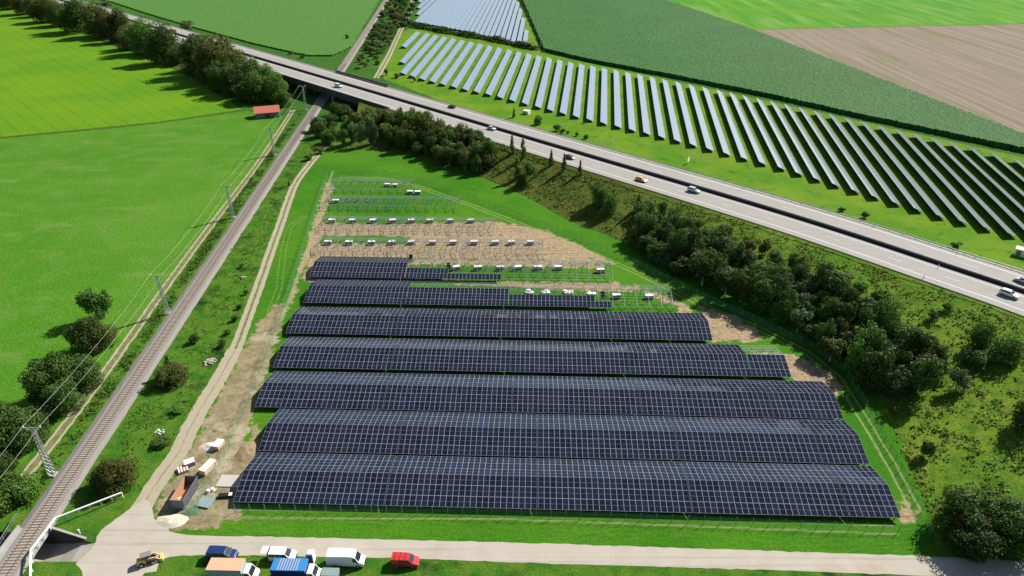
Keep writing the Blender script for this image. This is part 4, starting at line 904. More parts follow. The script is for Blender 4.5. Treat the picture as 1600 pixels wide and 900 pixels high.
# hedge between the two old plants : one continuous clipped hedge
def hedge(name, label, L, wd, ht, mat, dens=2.2, ls=.9):
    pts = np.array(pp(L)); sp_ = spline([tuple(a) for a in pts], 1.0); n = int(len(sp_)*wd*dens*2); ii = RNG.integers(0, len(sp_), n)
    c0 = sp_[0]; C_ = np.stack([sp_[ii, 0]-c0[0]+RNG.normal(0, wd/3, n), sp_[ii, 1]-c0[1]+RNG.normal(0, wd/3, n), RNG.uniform(0, 1, n)**.6*ht*(.75+.35*np.sin(ii*.21)+.15*np.sin(ii*.73))], 1)
    nn = RNG.normal(size=(n, 3)); nn[:, 2] += .5; nn /= np.linalg.norm(nn, axis=1)[:, None]; a = np.cross(nn, RNG.normal(size=(n, 3))); a /= np.linalg.norm(a, axis=1)[:, None]; b = np.cross(nn, a); s = ls*RNG.uniform(.6, 1.3, (n, 1))/2
    V = np.stack([C_-a*s, C_-b*s, C_+a*s, C_+b*s], 1).reshape(-1, 3)
    t = thing(name, label, 'hedge', (c0[0], c0[1], 0)); o = np_mesh('foliage', V, np.arange(n*4).reshape(-1, 4), M[mat]); o.parent = t; return t
hedge('hedge', 'long dark hedge separating the two old solar plants', [(646, 42), (700, 52), (760, 62), (800, 70), (836, 78)], 5, 3.6, 'leaf_dark', 5, 1.0)
hedge('hedge', 'thin dark hedge line between the upper plant and the maize', [(806, -10), (820, 18), (835, 48), (849, 82)], 1.6, 1.8, 'leaf_dark', 4, .7)
# herb layer on slopes and verges
def herbs(name, label, poly, n, h, mats, ls=.5):
    pl = np.array(poly); x0, y0 = pl.min(0); x1, y1 = pl.max(0); C_ = []
    wp = [tuple(q_[:2]) for q_ in [G(a, b) for a, b in poly]]; wx = [a for a, b in wp]; wy = [b for a, b in wp]
    tot = 0
    while tot < n:
        x = RNG.uniform(min(wx), max(wx), 4000); y = RNG.uniform(min(wy), max(wy), 4000); ok = inpoly(x, y, wp)
        for a, b in zip(x[ok], y[ok]):
            d_ = noise.noise(Vector((a*.16, b*.16, 5)))
            if d_ < -.05 and random.random() > .2: continue
            C_.append((a, b, Z(a, b))); tot += 1
            if tot >= n: break
    C_ = np.array(C_); k_ = 5; C_ = np.repeat(C_, k_, 0) + np.stack([RNG.normal(0, .4, n*k_), RNG.normal(0, .4, n*k_), RNG.uniform(0, h, n*k_)], 1); n = len(C_)
    nn = RNG.normal(size=(n, 3)); nn[:, 2] += .8; nn /= np.linalg.norm(nn, axis=1)[:, None]; a = np.cross(nn, RNG.normal(size=(n, 3))); a /= np.linalg.norm(a, axis=1)[:, None]; b = np.cross(nn, a); s = ls*RNG.uniform(.5, 1.3, (n, 1))/2
    V = np.stack([C_-a*s, C_-b*s, C_+a*s, C_+b*s], 1).reshape(-1, 3)
    o = np_mesh(name, V, np.arange(n*4).reshape(-1, 4), M[mats]); return tag(o, label, 'weeds', kind='stuff')
herbs('tall_weeds', 'yellow green tall weeds covering the motorway slope', [(640, 170), (790, 226), (880, 259), (1200, 358), (1470, 452), (1620, 505), (1640, 860), (1465, 850), (1450, 790), (1422, 730), (1385, 640), (1345, 596), (1290, 552), (1200, 484), (1010, 390), (885, 340), (790, 290), (690, 254), (610, 234)], 4500, .4, 'leaf_grass', .5)
herbs('tall_weeds', 'dark green weed clumps on the motorway slope', [(640, 172), (880, 262), (1200, 362), (1470, 456), (1620, 508), (1640, 860), (1465, 850), (1422, 730), (1345, 600), (1200, 484), (1010, 388), (790, 288), (620, 234)], 900, .5, 'leaf_yellow', .55)
herbs('verge_weeds', 'green weeds between the farm track and the railway', [(466, 178), (472, 178), (383, 315), (287, 448), (190, 592), (44, 795), (4, 800), (105, 685), (228, 512), (338, 355)], 1300, .5, 'leaf_mid', .42)
herbs('verge_weeds', 'green weeds between the railway and the gravel track', [(492, 196), (500, 225), (470, 262), (440, 320), (412, 395), (375, 495), (312, 620), (262, 700), (215, 765), (120, 800), (205, 640), (300, 495), (400, 330)], 900, .35, 'leaf_mid', .36)

# ---------------------------------------------------------------- power line masts
def mast(x, y, ht, label, green=True, latt=True):
    g_ = P(x, y); t = thing('power_mast', label, 'power mast', g_, R(2), 'power masts beside the railway'); mt = M['polegreen' if green else 'galv']; mb = MB()
    b0, b1 = .5, .2
    for sx in (-1, 1):
        for sy in (-1, 1): mb.bar((sx*b0, sy*b0, 0), (sx*b1, sy*b1, ht), .11)
    z_ = 0; s_ = 1
    while z_ < ht-1:
        k0 = b0+(b1-b0)*z_/ht; k1 = b0+(b1-b0)*(z_+1)/ht
        for (a_, b_) in (((-1, -1), (1, -1)), ((-1, 1), (1, 1)), ((-1, -1), (-1, 1)), ((1, -1), (1, 1))):
            mb.bar((a_[0]*k0, a_[1]*k0, z_), (b_[0]*k1, b_[1]*k1, z_+1), .05); mb.bar((b_[0]*k0, b_[1]*k0, z_), (a_[0]*k1, a_[1]*k1, z_+1), .05)
        z_ += 1
    mb.build('lattice', mt, t)
    MB().bar((-1.7, 0, ht-.05), (1.7, 0, ht-.05), .16).bar((-1.7, 0, ht-.05), (0, 0, ht-.9), .07).bar((1.7, 0, ht-.05), (0, 0, ht-.9), .07).build('crossarm', mt, t)
    iso = MB().cyl((0, 0, .22), .1, .45, sides=8).data('insulator', M['white'])
    for sx in (-1.55, 1.55): part('insulator', iso, t, (sx, 0, ht))
    MB().box((0, 0, .12), (1.5, 1.5, .3)).build('footing', M['concrete'], t)
    return g_, ht
ms = [(P(-130, 1010), 12), mast(82, 742, 12, 'nearest lattice mast, pale steel, beside the railway', False), mast(262, 490, 11.8, 'second lattice mast from the camera, thin and green'), mast(364, 340, 11.8, 'third lattice mast, standing left of the railway beside the field'), mast(429, 242, 12, 'fourth lattice mast near the red roofed shed'), mast(478, 172, 12.5, 'farthest lattice mast right in front of the motorway bridge')]
for sx, lb_ in ((-1.55, 'left power line wire strung over the lattice masts'), (1.55, 'right power line wire strung over the lattice masts')):
    cu = []
    for (a_, ha), (b_, hb) in zip(ms[:-1], ms[1:]):
        p0 = Vector((a_.x+sx, a_.y, ha+.45)); p1 = Vector((b_.x+sx, b_.y, hb+.45))
        for j in range(10): t_ = j/10; q_ = p0.lerp(p1, t_); q_.z -= 4*t_*(1-t_)*1.3; cu.append(q_)
    cu.append(p1); base = cu[0].copy(); mb = MB()
    for a_, b_ in zip(cu[:-1], cu[1:]): mb.bar(a_-base, b_-base, .055, sides=3)
    o = mb.build('power_wire', M['wire']); o.location = base; tag(o, lb_, 'wire', 'power line wires')

# ---------------------------------------------------------------- fences round the new plant
def fence(label, L, h=2.1):
    q_ = pp(L); b0 = Vector((*q_[0], 0)); t = thing('mesh_fence', label, 'fence', b0, 0, 'green mesh fences round the new plant'); V, Fc, UV = [], [], []; posts = []
    pdt = raf_d.setdefault('fp', MB().box((0, 0, h/2), (.07, .07, h)).data('post', M['polegreen'])); acc = 0
    for a_, b_ in zip(q_[:-1], q_[1:]):
        a_ = Vector((*a_, 0))-b0; b_ = Vector((*b_, 0))-b0; l_ = (b_-a_).length; n = len(V)
        V += [tuple(a_+Vector((0, 0, .05))), tuple(b_+Vector((0, 0, .05))), tuple(b_+Vector((0, 0, h-.05))), tuple(a_+Vector((0, 0, h-.05)))]; Fc.append((n, n+1, n+2, n+3)); UV += [(acc, 0), (acc+l_, 0), (acc+l_, h), (acc, h)]; acc += l_
        m_ = max(1, round(l_/2.8)); posts += [a_.lerp(b_, j/m_) for j in range(m_)]
    mesh_obj('mesh_panel', V, Fc, M['fence_mesh'], t, uv=UV)
    for p_ in posts[:100]: part('post', pdt, t, p_)
fence('green mesh fence on the left side of the new plant', [(512, 276), (500, 305), (486, 350), (470, 400), (452, 455), (430, 520), (405, 585), (380, 650), (352, 712), (322, 770), (300, 808)])
fence('green mesh fence in front of the nearest solar row', [(368, 800), (700, 805), (1000, 815), (1250, 826), (1455, 834)])
fence('green mesh fence on the right side of the new plant', [(1455, 834), (1425, 770), (1382, 690), (1345, 625), (1318, 580)])
fence('green mesh fence behind the bare frames along the wood', [(1318, 580), (1265, 543), (1190, 508), (1100, 468), (1000, 418), (900, 374), (800, 335), (740, 314), (660, 285), (600, 273), (512, 276)])

# ---------------------------------------------------------------- vehicles
whd = {}
def wheel(t, x, y, r, w_=.22):
    k_ = (round(r, 2), round(w_, 2))
    if k_ not in whd: whd[k_] = (MB().cyl((0, 0, 0), r, w_, sides=18, axis='y').data('wheel', M['tyre']), MB().cyl((0, 0, 0), r*.6, w_+.02, sides=12, axis='y').data('rim', M['rim']))
    o = part('wheel', whd[k_][0], t, (x, y, r)); part('rim', whd[k_][1], o)
PROF = {
 'car': [(-2.25, .42, .74, .74, .78, .66), (-2.12, .28, .90, .86, .96, .74), (-1.75, .22, .95, .90, 1.12, .72), (-1.25, .22, .95, .91, 1.42, .62), (-.3, .22, .94, .92, 1.47, .63), (.35, .22, .93, .91, 1.42, .62), (1.1, .22, .90, .90, .99, .74), (1.85, .24, .80, .87, .84, .70), (2.2, .32, .58, .76, .62, .62)],
 'suv': [(-2.25, .45, .95, .80, 1.0, .72), (-2.15, .32, 1.05, .90, 1.25, .74), (-1.9, .28, 1.08, .93, 1.55, .70), (-1.2, .28, 1.08, .94, 1.68, .68), (.3, .28, 1.06, .94, 1.66, .68), (1.05, .28, 1.04, .93, 1.12, .78), (1.95, .30, .94, .90, .98, .72), (2.3, .38, .70, .80, .74, .66)],
 'van': [(-2.3, .35, 1.15, .88, 1.75, .80), (-2.22, .28, 1.15, .93, 1.86, .82), (-1.0, .26, 1.15, .95, 1.9, .84), (.7, .26, 1.13, .95, 1.86, .80), (1.45, .28, 1.10, .94, 1.18, .80), (2.1, .30, .95, .88, 1.0, .72), (2.35, .40, .72, .80, .76, .66)],
 'bigvan': [(-3.2, .4, 1.35, .96, 2.5, .90), (-3.1, .32, 1.35, 1.0, 2.62, .92), (-1.2, .3, 1.35, 1.02, 2.66, .92), (1.35, .3, 1.3, 1.02, 2.6, .88), (1.75, .3, 1.3, 1.0, 2.35, .86), (2.45, .32, 1.25, .97, 1.34, .84), (3.0, .36, 1.0, .92, 1.08, .76), (3.15, .42, .8, .86, .84, .7)],
}
def vehicle(name, label, cat, prof, col, pos, hd, L=1.0, group=None, glass_side=True, wheels=(1.4, -1.35), rr=.33, extra=None):
    S = [(x*L, *r_) for x, *r_ in PROF[prof]]; t = thing(name, label, cat, pos, hd, group); V, Fc = [], []
    for x, zb, zs, hs, zr, hr in S:
        V += [(x, hs*.94, zb), (x, hs, zs*.75), (x, hs*.98, zs), (x, hr, zr), (x, 0, zr+.03), (x, -hr, zr), (x, -hs*.98, zs), (x, -hs, zs*.75), (x, -hs*.94, zb)]
    m = 9
    for i in range(len(S)-1):
        for j in range(m): Fc.append((i*m+j, i*m+(j+1) % m, (i+1)*m+(j+1) % m, (i+1)*m+j))
    Fc += [tuple(range(m)), tuple(reversed(range((len(S)-1)*m, len(S)*m)))]
    o = mesh_obj('body', V, Fc, col, t, smooth=False); bm = bmesh.new(); bm.from_mesh(o.data); bmesh.ops.recalc_face_normals(bm, faces=bm.faces); bm.to_mesh(o.data); bm.free()
    roofi = [i for i, s_ in enumerate(S) if s_[4] > s_[2]+.32]; i0, i1 = roofi[0], roofi[-1]
    def pan(nm, P4, out=.012, sh=.12):
        c_ = sum((Vector(p_) for p_ in P4), Vector())/4; n_ = (Vector(P4[1])-Vector(P4[0])).cross(Vector(P4[3])-Vector(P4[0])).normalized()
        if n_.dot(c_-Vector((0, 0, .9))) < 0: n_ = -n_
        q_ = [Vector(p_).lerp(c_, sh)+n_*out for p_ in P4]; q2 = [a_-n_*.02 for a_ in q_]
        mb = MB(); mb.quad(*q_); mb.quad(*reversed(q2)); 
        for a_ in range(4): mb.quad(q_[a_], q_[(a_+1) % 4], q2[(a_+1) % 4], q2[a_])
        mb.build(nm, M['glass'], t)
    a_, b_ = S[i1], S[i1+1]; pan('windscreen', [(a_[0], a_[5], a_[4]), (a_[0], -a_[5], a_[4]), (b_[0], -b_[5], b_[4]), (b_[0], b_[5], b_[4])], .035, .08)
    a_, b_ = S[i0], S[i0-1]
    if prof != 'bigvan' and prof != 'van' and i0 > 0: pan('rear_window', [(a_[0], a_[5], a_[4]), (a_[0], -a_[5], a_[4]), (b_[0], -b_[5], b_[4]), (b_[0], b_[5], b_[4])], .035, .1)
    for sg in (1, -1):
        rng = range(i0, i1) if prof != 'bigvan' else range(i1-1, i1)
        for i in rng:
            a_, b_ = S[i], S[i+1]
            if abs(b_[0]-a_[0]) < .3: continue
            lo_ = lambda s_: (s_[0], sg*(s_[3]*.98+(s_[5]-s_[3]*.98)*.08), s_[2]+(s_[4]-s_[2])*.08)
            hi_ = lambda s_: (s_[0], sg*(s_[3]*.98+(s_[5]-s_[3]*.98)*.88), s_[2]+(s_[4]-s_[2])*.88)
            if glass_side or i == i1-1: pan('side_window', [lo_(a_), lo_(b_), hi_(b_), hi_(a_)], .015, .06)
        a_, b_ = S[i1], S[i1+1]; lo_ = (a_[0], sg*a_[3]*.97, a_[2]+.03); pan('side_window', [lo_, (b_[0]-.25, sg*b_[3]*.97, b_[2]+.03), (a_[0]+.05, sg*(a_[5]+.03), a_[4]-.1), (a_[0], sg*(a_[5]+.03), a_[4]-.1)], .015, .03)
        f_ = S[-1]; mb = MB().box((f_[0]-.06, sg*f_[3]*.74, f_[2]-.02), (.14, .3, .14)); mb.build('headlight', M['lamp'], t)
        f_ = S[0]; mb = MB().box((f_[0]+.02, sg*f_[3]*.85, f_[2]-.05), (.1, .14, .26)); mb.build('tail_light', M['redlamp'], t)
        MB().box((S[i1+1][0]-.3, sg*(S[i1+1][3]+.09), S[i1+1][2]+.1), (.12, .2, .14)).build('mirror', M['black'], t)
    f_ = S[-1]; MB().box((f_[0]+.0, 0, f_[2]-.1), (.06, f_[3]*1.0, .16)).build('grille', M['black'], t); MB().box((f_[0]-.02, 0, f_[1]+.06), (.2, f_[3]*1.9, .14)).build('bumper', M['black'], t)
    for sg in (1, -1): MB().box((0, sg*S[3][3]*.97, .34), (abs(wheels[0]-wheels[1])*L-.75, .06, .14)).build('sill', M['black'], t)
    for x_ in wheels:
        for sg in (1, -1): wheel(t, x_*L, sg*(S[3][3]-.1), rr)
    if extra: extra(t)
    return t
C_ = {k_: paint('paint_'+k_, v_) for k_, v_ in dict(white=(.82, .82, .82), silver=(.52, .55, .58), black=(.015, .017, .022), blue=(.012, .035, .12), navy=(.02, .028, .045), yellow=(.75, .42, .02), red=(.55, .03, .028), deepblue=(.01, .03, .2)).items()}
def road_car(px, py, far, **kw):
    q_ = P(px, py, ZH+.7); i = int(np.argmin(np.linalg.norm(E_-np.array([q_.x, q_.y]), axis=1))); d = T_[i]; s_ = 1 if d[0] > 0 else -1; hd = math.atan2(d[1]*s_, d[0]*s_) + (math.pi if far else 0)
    vehicle(pos=(q_.x, q_.y, ZH+.02), hd=hd, group='vehicles driving on the motorway', **kw)
road_car(529, 134, False, name='passenger_van', label='white van driving over the motorway bridge', cat='van', prof='van', col=C_['white'], L=1.15)
road_car(706, 166, True, name='car', label='black car alone on the far carriageway behind the slim trees', cat='car', prof='car', col=C_['black'])
road_car(768, 200, False, name='car', label='silver car nearest the bridge on the near carriageway', cat='car', prof='car', col=C_['silver'])
road_car(890, 245, False, name='car', label='dark blue car on the near carriageway above the slope trees', cat='car', prof='car', col=C_['navy'])
road_car(1002, 280, False, name='car', label='bright yellow car on the near carriageway', cat='car', prof='car', col=C_['yellow'], L=1.05)
road_car(1084, 297, False, name='car', label='silver car directly behind the median, right of the yellow car', cat='car', prof='suv', col=C_['silver'])
road_car(1600, 438, True, name='car', label='pale blue silver car cut by the right edge on the far carriageway', cat='car', prof='car', col=C_['silver'])
road_car(1577, 459, False, name='car', label='white car largest on the motorway at the right edge', cat='car', prof='suv', col=C_['white'])
road_car(271, 48, True, name='car', label='red vehicle on the motorway at the top left', cat='car', prof='van', col=C_['red'], L=1.5)
vehicle('panel_van', 'dark blue van parked between the road and the orange roofed truck', 'van', 'van', C_['blue'], tuple(P(349, 870.5)), R(-2), 1.06, glass_side=False)
def tailgate(t):
    MB().box((-2.95, 0, 1.95), (1.1, 1.55, .06)).build('tailgate', C_['white'], t); MB().box((-2.42, 0, 1.0), (.04, 1.5, 1.4)).build('cargo_shade', M['black'], t)  # black sheet paints the shaded inside of the open cargo bay
vehicle('panel_van', 'small white van with its tailgate open behind the blue truck', 'van', 'van', C_['white'], tuple(P(443, 872)), R(-2), .96, extra=tailgate)
vehicle('panel_van', 'long white high roofed van parked on the grass', 'van', 'bigvan', C_['white'], tuple(P(542, 880)), R(-2), 1.0, wheels=(2.1, -1.8), glass_side=False, rr=.36)
def rack(t):
    for x_ in (-1.7, -.8, .1): MB().bar((x_, -.78, 1.95), (x_, .78, 1.95), .07).build('roof_bar', M['black'], t)
vehicle('panel_van', 'red van with dark roof bars parked beside the road', 'van', 'van', C_['red'], tuple(P(634, 881)), R(-3), 1.0, glass_side=False, extra=rack)
def truck(label, roofm, sidem, x, y, L_=5.7, ribs=False, cab=True):
    q_ = P(x, y, 3.2); t = thing('box_truck', label, 'truck', (q_.x, q_.y, 0), R(-1.5)); mb = MB(); mb.box((0, 0, 2.0), (L_, 2.4, 2.3)); mb.build('cargo_box', sidem, t)
    mb = MB(); mb.box((0, 0, 3.19), (L_+.06, 2.46, .08))
    if ribs:
        n = 26
        for i in range(n): mb.box((-L_/2+(i+.5)*L_/n, 0, 3.245), (L_/n*.45, 2.36, .05), 1 if 4 < i < 21 and i % 2 else 0)
    mb.build('roof', roofm if isinstance(roofm, list) else [roofm, roofm], t)
    MB().box((.4, 0, .65), (L_+1.6, .9, .3)).build('chassis', M['black'], t)
    S = L_/2; mb = MB(); 
    mb.v = [(S+.15, -1.05, .5), (S+.15, 1.05, .5), (S+.15, 1.0, 2.35), (S+.15, -1.0, 2.35), (S+1.0, -1.0, 2.3), (S+1.0, 1.0, 2.3), (S+1.55, 1.03, 1.3), (S+1.55, -1.03, 1.3), (S+2.0, 1.0, 1.05), (S+2.0, -1.0, 1.05), (S+2.1, 1.0, .5), (S+2.1, -1.0, .5)]
    mb.f = [(0, 3, 2, 1), (3, 4, 5, 2), (4, 7, 6, 5), (7, 9, 8, 6), (9, 11, 10, 8), (0, 1, 10, 11), (1, 2, 5, 6, 8, 10), (0, 11, 9, 7, 4, 3)]; mb.mi = [0]*8; mb.build('cab', C_['white'], t)
    MB().quad((S+1.05, -.88, 2.24), (S+1.05, .88, 2.24), (S+1.56, .92, 1.36), (S+1.56, -.92, 1.36)).build('windscreen', M['glass'], t)
    for sg in (-1, 1): MB().quad((S+.3, sg*1.05, 1.35), (S+1.35, sg*1.05, 1.35), (S+.95, sg*1.03, 2.15), (S+.3, sg*1.03, 2.15)).build('side_window', M['glass'], t); MB().box((S+1.3, sg*1.2, 1.6), (.1, .25, .4)).build('mirror', M['black'], t)
    for x_ in (S+1.2, -S+1.3):
        for sg in (-1, 1): wheel(t, x_, sg*.95, .42, .28)
    return t
truck('box truck with a salmon orange roof and white cab at the bottom edge', flat('salmon_roof', (.78, .36, .22), .7), flat('box_grey', (.30, .36, .42), .6), 352.5, 881.5)
bl = flat('blue_box', (.03, .22, .50), .5); truck('blue box truck with a striped blue roof and lit orange ribs at the bottom edge', [bl, flat('lit_orange_rib', (.62, .38, .26), .7)], flat('dark_blue_box', (.008, .022, .14), .5), 452, 882, 5.7, True)  # orange ribs carry the light on the corrugation in their colour
q_ = P(487, 877); t = thing('portable_toilet', 'white portable toilet cabin standing right of the blue truck', 'toilet cabin', q_, R(-2)); MB().box((0, 0, 1.1), (1.15, 1.15, 2.2)).build('cabin', M['white'], t); MB().box((0, 0, 2.27), (1.2, 1.2, .14), taper=.8).build('roof', M['white'], t); MB().box((0, -.59, 1.05), (.85, .04, 1.9)).build('door', C_['deepblue'], t)
q_ = P(517, 902); t = thing('covered_trailer', 'low trailer with a grey green cover at the bottom edge', 'trailer', q_, R(-2)); MB().box((0, 0, .9), (2.8, 1.6, 1.0)).build('cover', flat('tarpaulin', (.20, .27, .25), .7), t); MB().box((1.9, 0, .5), (1.2, .12, .1)).build('drawbar', M['black'], t)
for sg in (-1, 1): wheel(t, 0, sg*.85, .3)
# yellow wheel loader at the junction
q_ = P(231, 879); t = thing('yellow_loader', 'yellow compact loader with a grey roofed cab at the road junction', 'loader', q_, R(22), scale=(.92, .92, .92)); Y_ = flat('loader_yellow', (.66, .50, .17), .6)
MB().box((-.9, 0, .95), (1.5, 1.3, .9), taper=.92).build('engine_cover', Y_, t); MB().box((.1, 0, .6), (2.9, 1.0, .35)).build('chassis', M['galvdark'], t)
MB().box((.15, 0, 1.45), (1.1, 1.1, 1.3), taper=.9).build('cab', M['glass'], t); MB().box((.05, 0, 2.15), (1.9, 1.25, .12)).build('cab_roof', M['crateside'], t)
mb = MB(); 
for sg in (-1, 1): mb.bar((.2, sg*.55, 1.5), (1.5, sg*.55, 1.3), .16, .22).bar((1.5, sg*.55, 1.3), (2.2, sg*.5, .5), .16, .22)
mb.build('lift_arm', Y_, t); MB().box((2.45, 0, .45), (.5, 1.8, .6), taper=.8).build('bucket', Y_, t)
for x_ in (-.95, 1.0):
    for sg in (-1, 1): wheel(t, x_, sg*.72, .45, .32)

# ---------------------------------------------------------------- shed, boxes, signs
pa, pb = P(400, 186), P(437, 183); d = (pb-pa); L_ = d.length; rz = math.atan2(d.y, d.x); t = thing('shed', 'grey wooden shed with a red tiled roof left of the railway', 'shed', pa, rz)
mb = MB(); Wd = 7.0
mb.box((L_/2, Wd/2, 1.5), (L_, Wd, 3.0)); mb.build('wall', M['grey_wood'], t)
mb = MB(); o_ = .6
mb.quad((-o_, -o_, 2.8), (L_+o_, -o_, 2.8), (L_+o_, Wd*.75, 4.9), (-o_, Wd*.75, 4.9)).quad((-o_, Wd*.75, 4.9), (L_+o_, Wd*.75, 4.9), (L_+o_, Wd+o_, 3.4), (-o_, Wd+o_, 3.4)).quad((-o_, -o_, 2.7), (-o_, Wd*.75, 4.75), (L_+o_, Wd*.75, 4.75), (L_+o_, -o_, 2.7))
mb.quad((-o_, -o_, 2.7), (L_+o_, -o_, 2.7), (L_+o_, -o_, 2.8), (-o_, -o_, 2.8)); mb.build('roof', M['rusty_tile'], t)
MB().box((L_*.5, -.04, 1.2), (2.6, .08, 2.3)).build('door', M['galvdark'], t)
mb = MB(); mb.quad((0, .01, 3.0), (0, Wd*.75, 4.8), (0, Wd, 3.4), (0, Wd, 3.0)).quad((L_, .01, 3.0), (L_, Wd*.75, 4.8), (L_, Wd, 3.4), (L_, Wd, 3.0)); mb.build('gable', M['grey_wood'], t)
def cabinet(label, x, y, a, b, h, rz=0, name='transformer_box', cat='transformer'):
    t = thing(name, label, cat, P(x, y), rz); MB().box((0, 0, h/2), (a, b, h)).build('housing', M['cratetop'], t); MB().box((0, 0, h+.07), (a+.25, b+.25, .15)).build('roof', M['white'], t); MB().box((-a*.2, -b/2-.02, h*.45), (a*.35, .05, h*.8)).build('door', M['crateside'], t)
cabinet('small white transformer box in front of the long solar rows', 823, 178, 3.2, 2.4, 1.7, R(-30)); cabinet('white kiosk at the right edge beyond the motorway', 1595, 399, 3.6, 2.6, 2.2, R(-40))
def sign(label, x, y, wd, ht, h0, mat, rz, z=0.0, two=True):
    t = thing('road_sign', label, 'sign', P(x, y, z), rz); MB().box((0, 0, h0+ht/2), (wd, .06, ht)).build('panel', mat, t)
    for sx in ((-.35, .35) if two else (0,)): MB().box((sx*wd, .07, (h0+ht)/2), (.09, .08, h0+ht)).build('post', M['galv'], t)
sign('white sign panel tilted towards the traffic on the far verge', 1075, 256, 2.4, 1.8, 1.0, M['white'], R(60), 0)
sign('small bluish sign beside the near motorway edge, left of its twin', 684.5, 193, .8, 1.5, 1.2, flat('sign_back', (.35, .48, .55), .5), R(10), ZH, False); sign('small bluish sign beside the near motorway edge, right of its twin', 690, 194, .8, 1.5, 1.2, M['sign'] if 'sign' in M else flat('sign_back2', (.35, .48, .55), .5), R(10), ZH, False)
for n_, (x, y, f_) in enumerate([(1439, 437, 0), (1472, 416, 1), (1368, 353, 1), (1460, 420, 2)]):
    i = int(np.argmin(np.linalg.norm(E_-np.array(P(x, y, ZH)[:2]), axis=1))); a_ = hw(i, (1.2, 24.4, 24.6, 11.2)[n_]); t = thing('delineator_post', ['white delineator post on the near hard shoulder at the right', 'white delineator post on the far shoulder, nearest the kiosk', 'white delineator post on the far shoulder by the round bush', 'delineator post beside the median at the right'][n_], 'delineator', (a_[0], a_[1], ZH)); MB().box((0, 0, .5), (.14, .14, 1.0)).build('post', M['white'], t); MB().box((0, 0, .86), (.15, .15, .2)).build('band', M['black'], t)

# ---------------------------------------------------------------- crates of modules between the frames
cd = (MB().box((0, 0, .58), (2.15, 1.1, 1.1)).data('crate_wall', M['crateside']), MB().box((0, 0, 1.16), (2.25, 1.2, .07)).data('lid', M['cratetop']), MB().box((-.8, 0, .05), (.12, 1.1, .1)).box((0, 0, .05), (.12, 1.1, .1)).box((.8, 0, .05), (.12, 1.1, .1)).data('pallet', M['timber']))
def crate(x, y, label, rz=None, gr='white topped module crates between the frames'):
    t = thing('module_crate', label, 'crate', P(x, y+2.5), AL+R(8)+random.uniform(-.1, .1) if rz is None else rz, gr)
    part('crate_wall', cd[0], t); part('lid', cd[1], t); part('pallet', cd[2], t)
for n_, x in enumerate([519, 551, 583, 614, 643, 672, 704, 736]): crate(x, 345, f'white topped crate, {ordw(n_+1)} from the left in the upper long crate row')
for n_, x in enumerate([513, 546, 581, 613, 643, 676, 708, 741, 774, 799, 829]): crate(x, 379, f'white topped crate, {ordw(n_+1)} from the left in the lower long crate row')
for n_, x in enumerate([713, 747, 782, 809, 841, 872]): crate(x, 418.5, f'white topped crate, {ordw(n_+1)} from the left behind the partly covered seventh row')
crate(938, 423, 'grey crate alone at the right end of the seventh row'); crate(1014, 464, 'rightmost white topped crate in the bare sixth row frame'); crate(963, 463, 'tall white topped crate right where the modules of the sixth row end')
for n_, (x, y) in enumerate([(605, 289), (617, 289.5), (641, 300), (653, 300.5)]): crate(x, y, ['left crate of the upper left pair at the far end', 'right crate of the upper left pair at the far end', 'left crate of the lower right pair at the far end', 'right crate of the lower right pair at the far end'][n_], AL)
crate(525, 314, 'single white topped crate at the left of the second last frame row')
def opened(x, y, label):
    t = thing('opened_crate', label, 'crate', P(x, y), random.uniform(-.2, .2), 'opened crates and wrapping behind the sixth row'); MB().box((0, 0, .25), (2.3, 1.1, .5)).build('crate_wall', M['cratetop'], t)
    mb = MB()
    for _ in range(4): mb.box((random.uniform(-1, 1), random.uniform(-.9, .9), random.uniform(.5, .8)), (random.uniform(.6, 1.2), random.uniform(.5, 1), .06), rz=random.uniform(0, 3))
    mb.build('wrapping', M['white'], t)
for n_, (x, y) in enumerate([(827, 458), (853, 459), (889, 459), (925, 460)]): opened(x, y, f'heap of opened white crate wrapping, {ordw(n_+1)} from the left behind the sixth row')
def modstack(x, y, lb_):
    t = thing('loose_module', lb_, 'solar module', P(x, y), random.uniform(-.3, .3)); o = MB().box((0, 0, 1.2), (1.13, .05, 2.2)).build('module', M['module_back'], t); o.rotation_euler = (R(-20), 0, 0); MB().bar((0, .8, 0), (0, .15, 1.9), .06).build('prop', M['galvdark'], t)
modstack(701, 422, 'dark module held upright beside the worker on the seventh row'); modstack(942, 467, 'dark module standing upright beside the worker on the sixth row'); modstack(642, 409, 'dark module leaning at the end of the fully covered seventh block')
for n_, (x, y) in enumerate([(547, 314), (557, 314), (577, 314)]):
    t = thing('beam_bundle', f'grey bundle of mounting beams on the grass, {ordw(n_+1)} from the left', 'beams', P(x, y), R(70), 'bundles of mounting beams'); 
    for j in range(3): MB().box((0, (j-1)*.3, .2), (2.6, .2, .3)).build('beam', M['galv' if j == 2 else 'galvdark'], t)

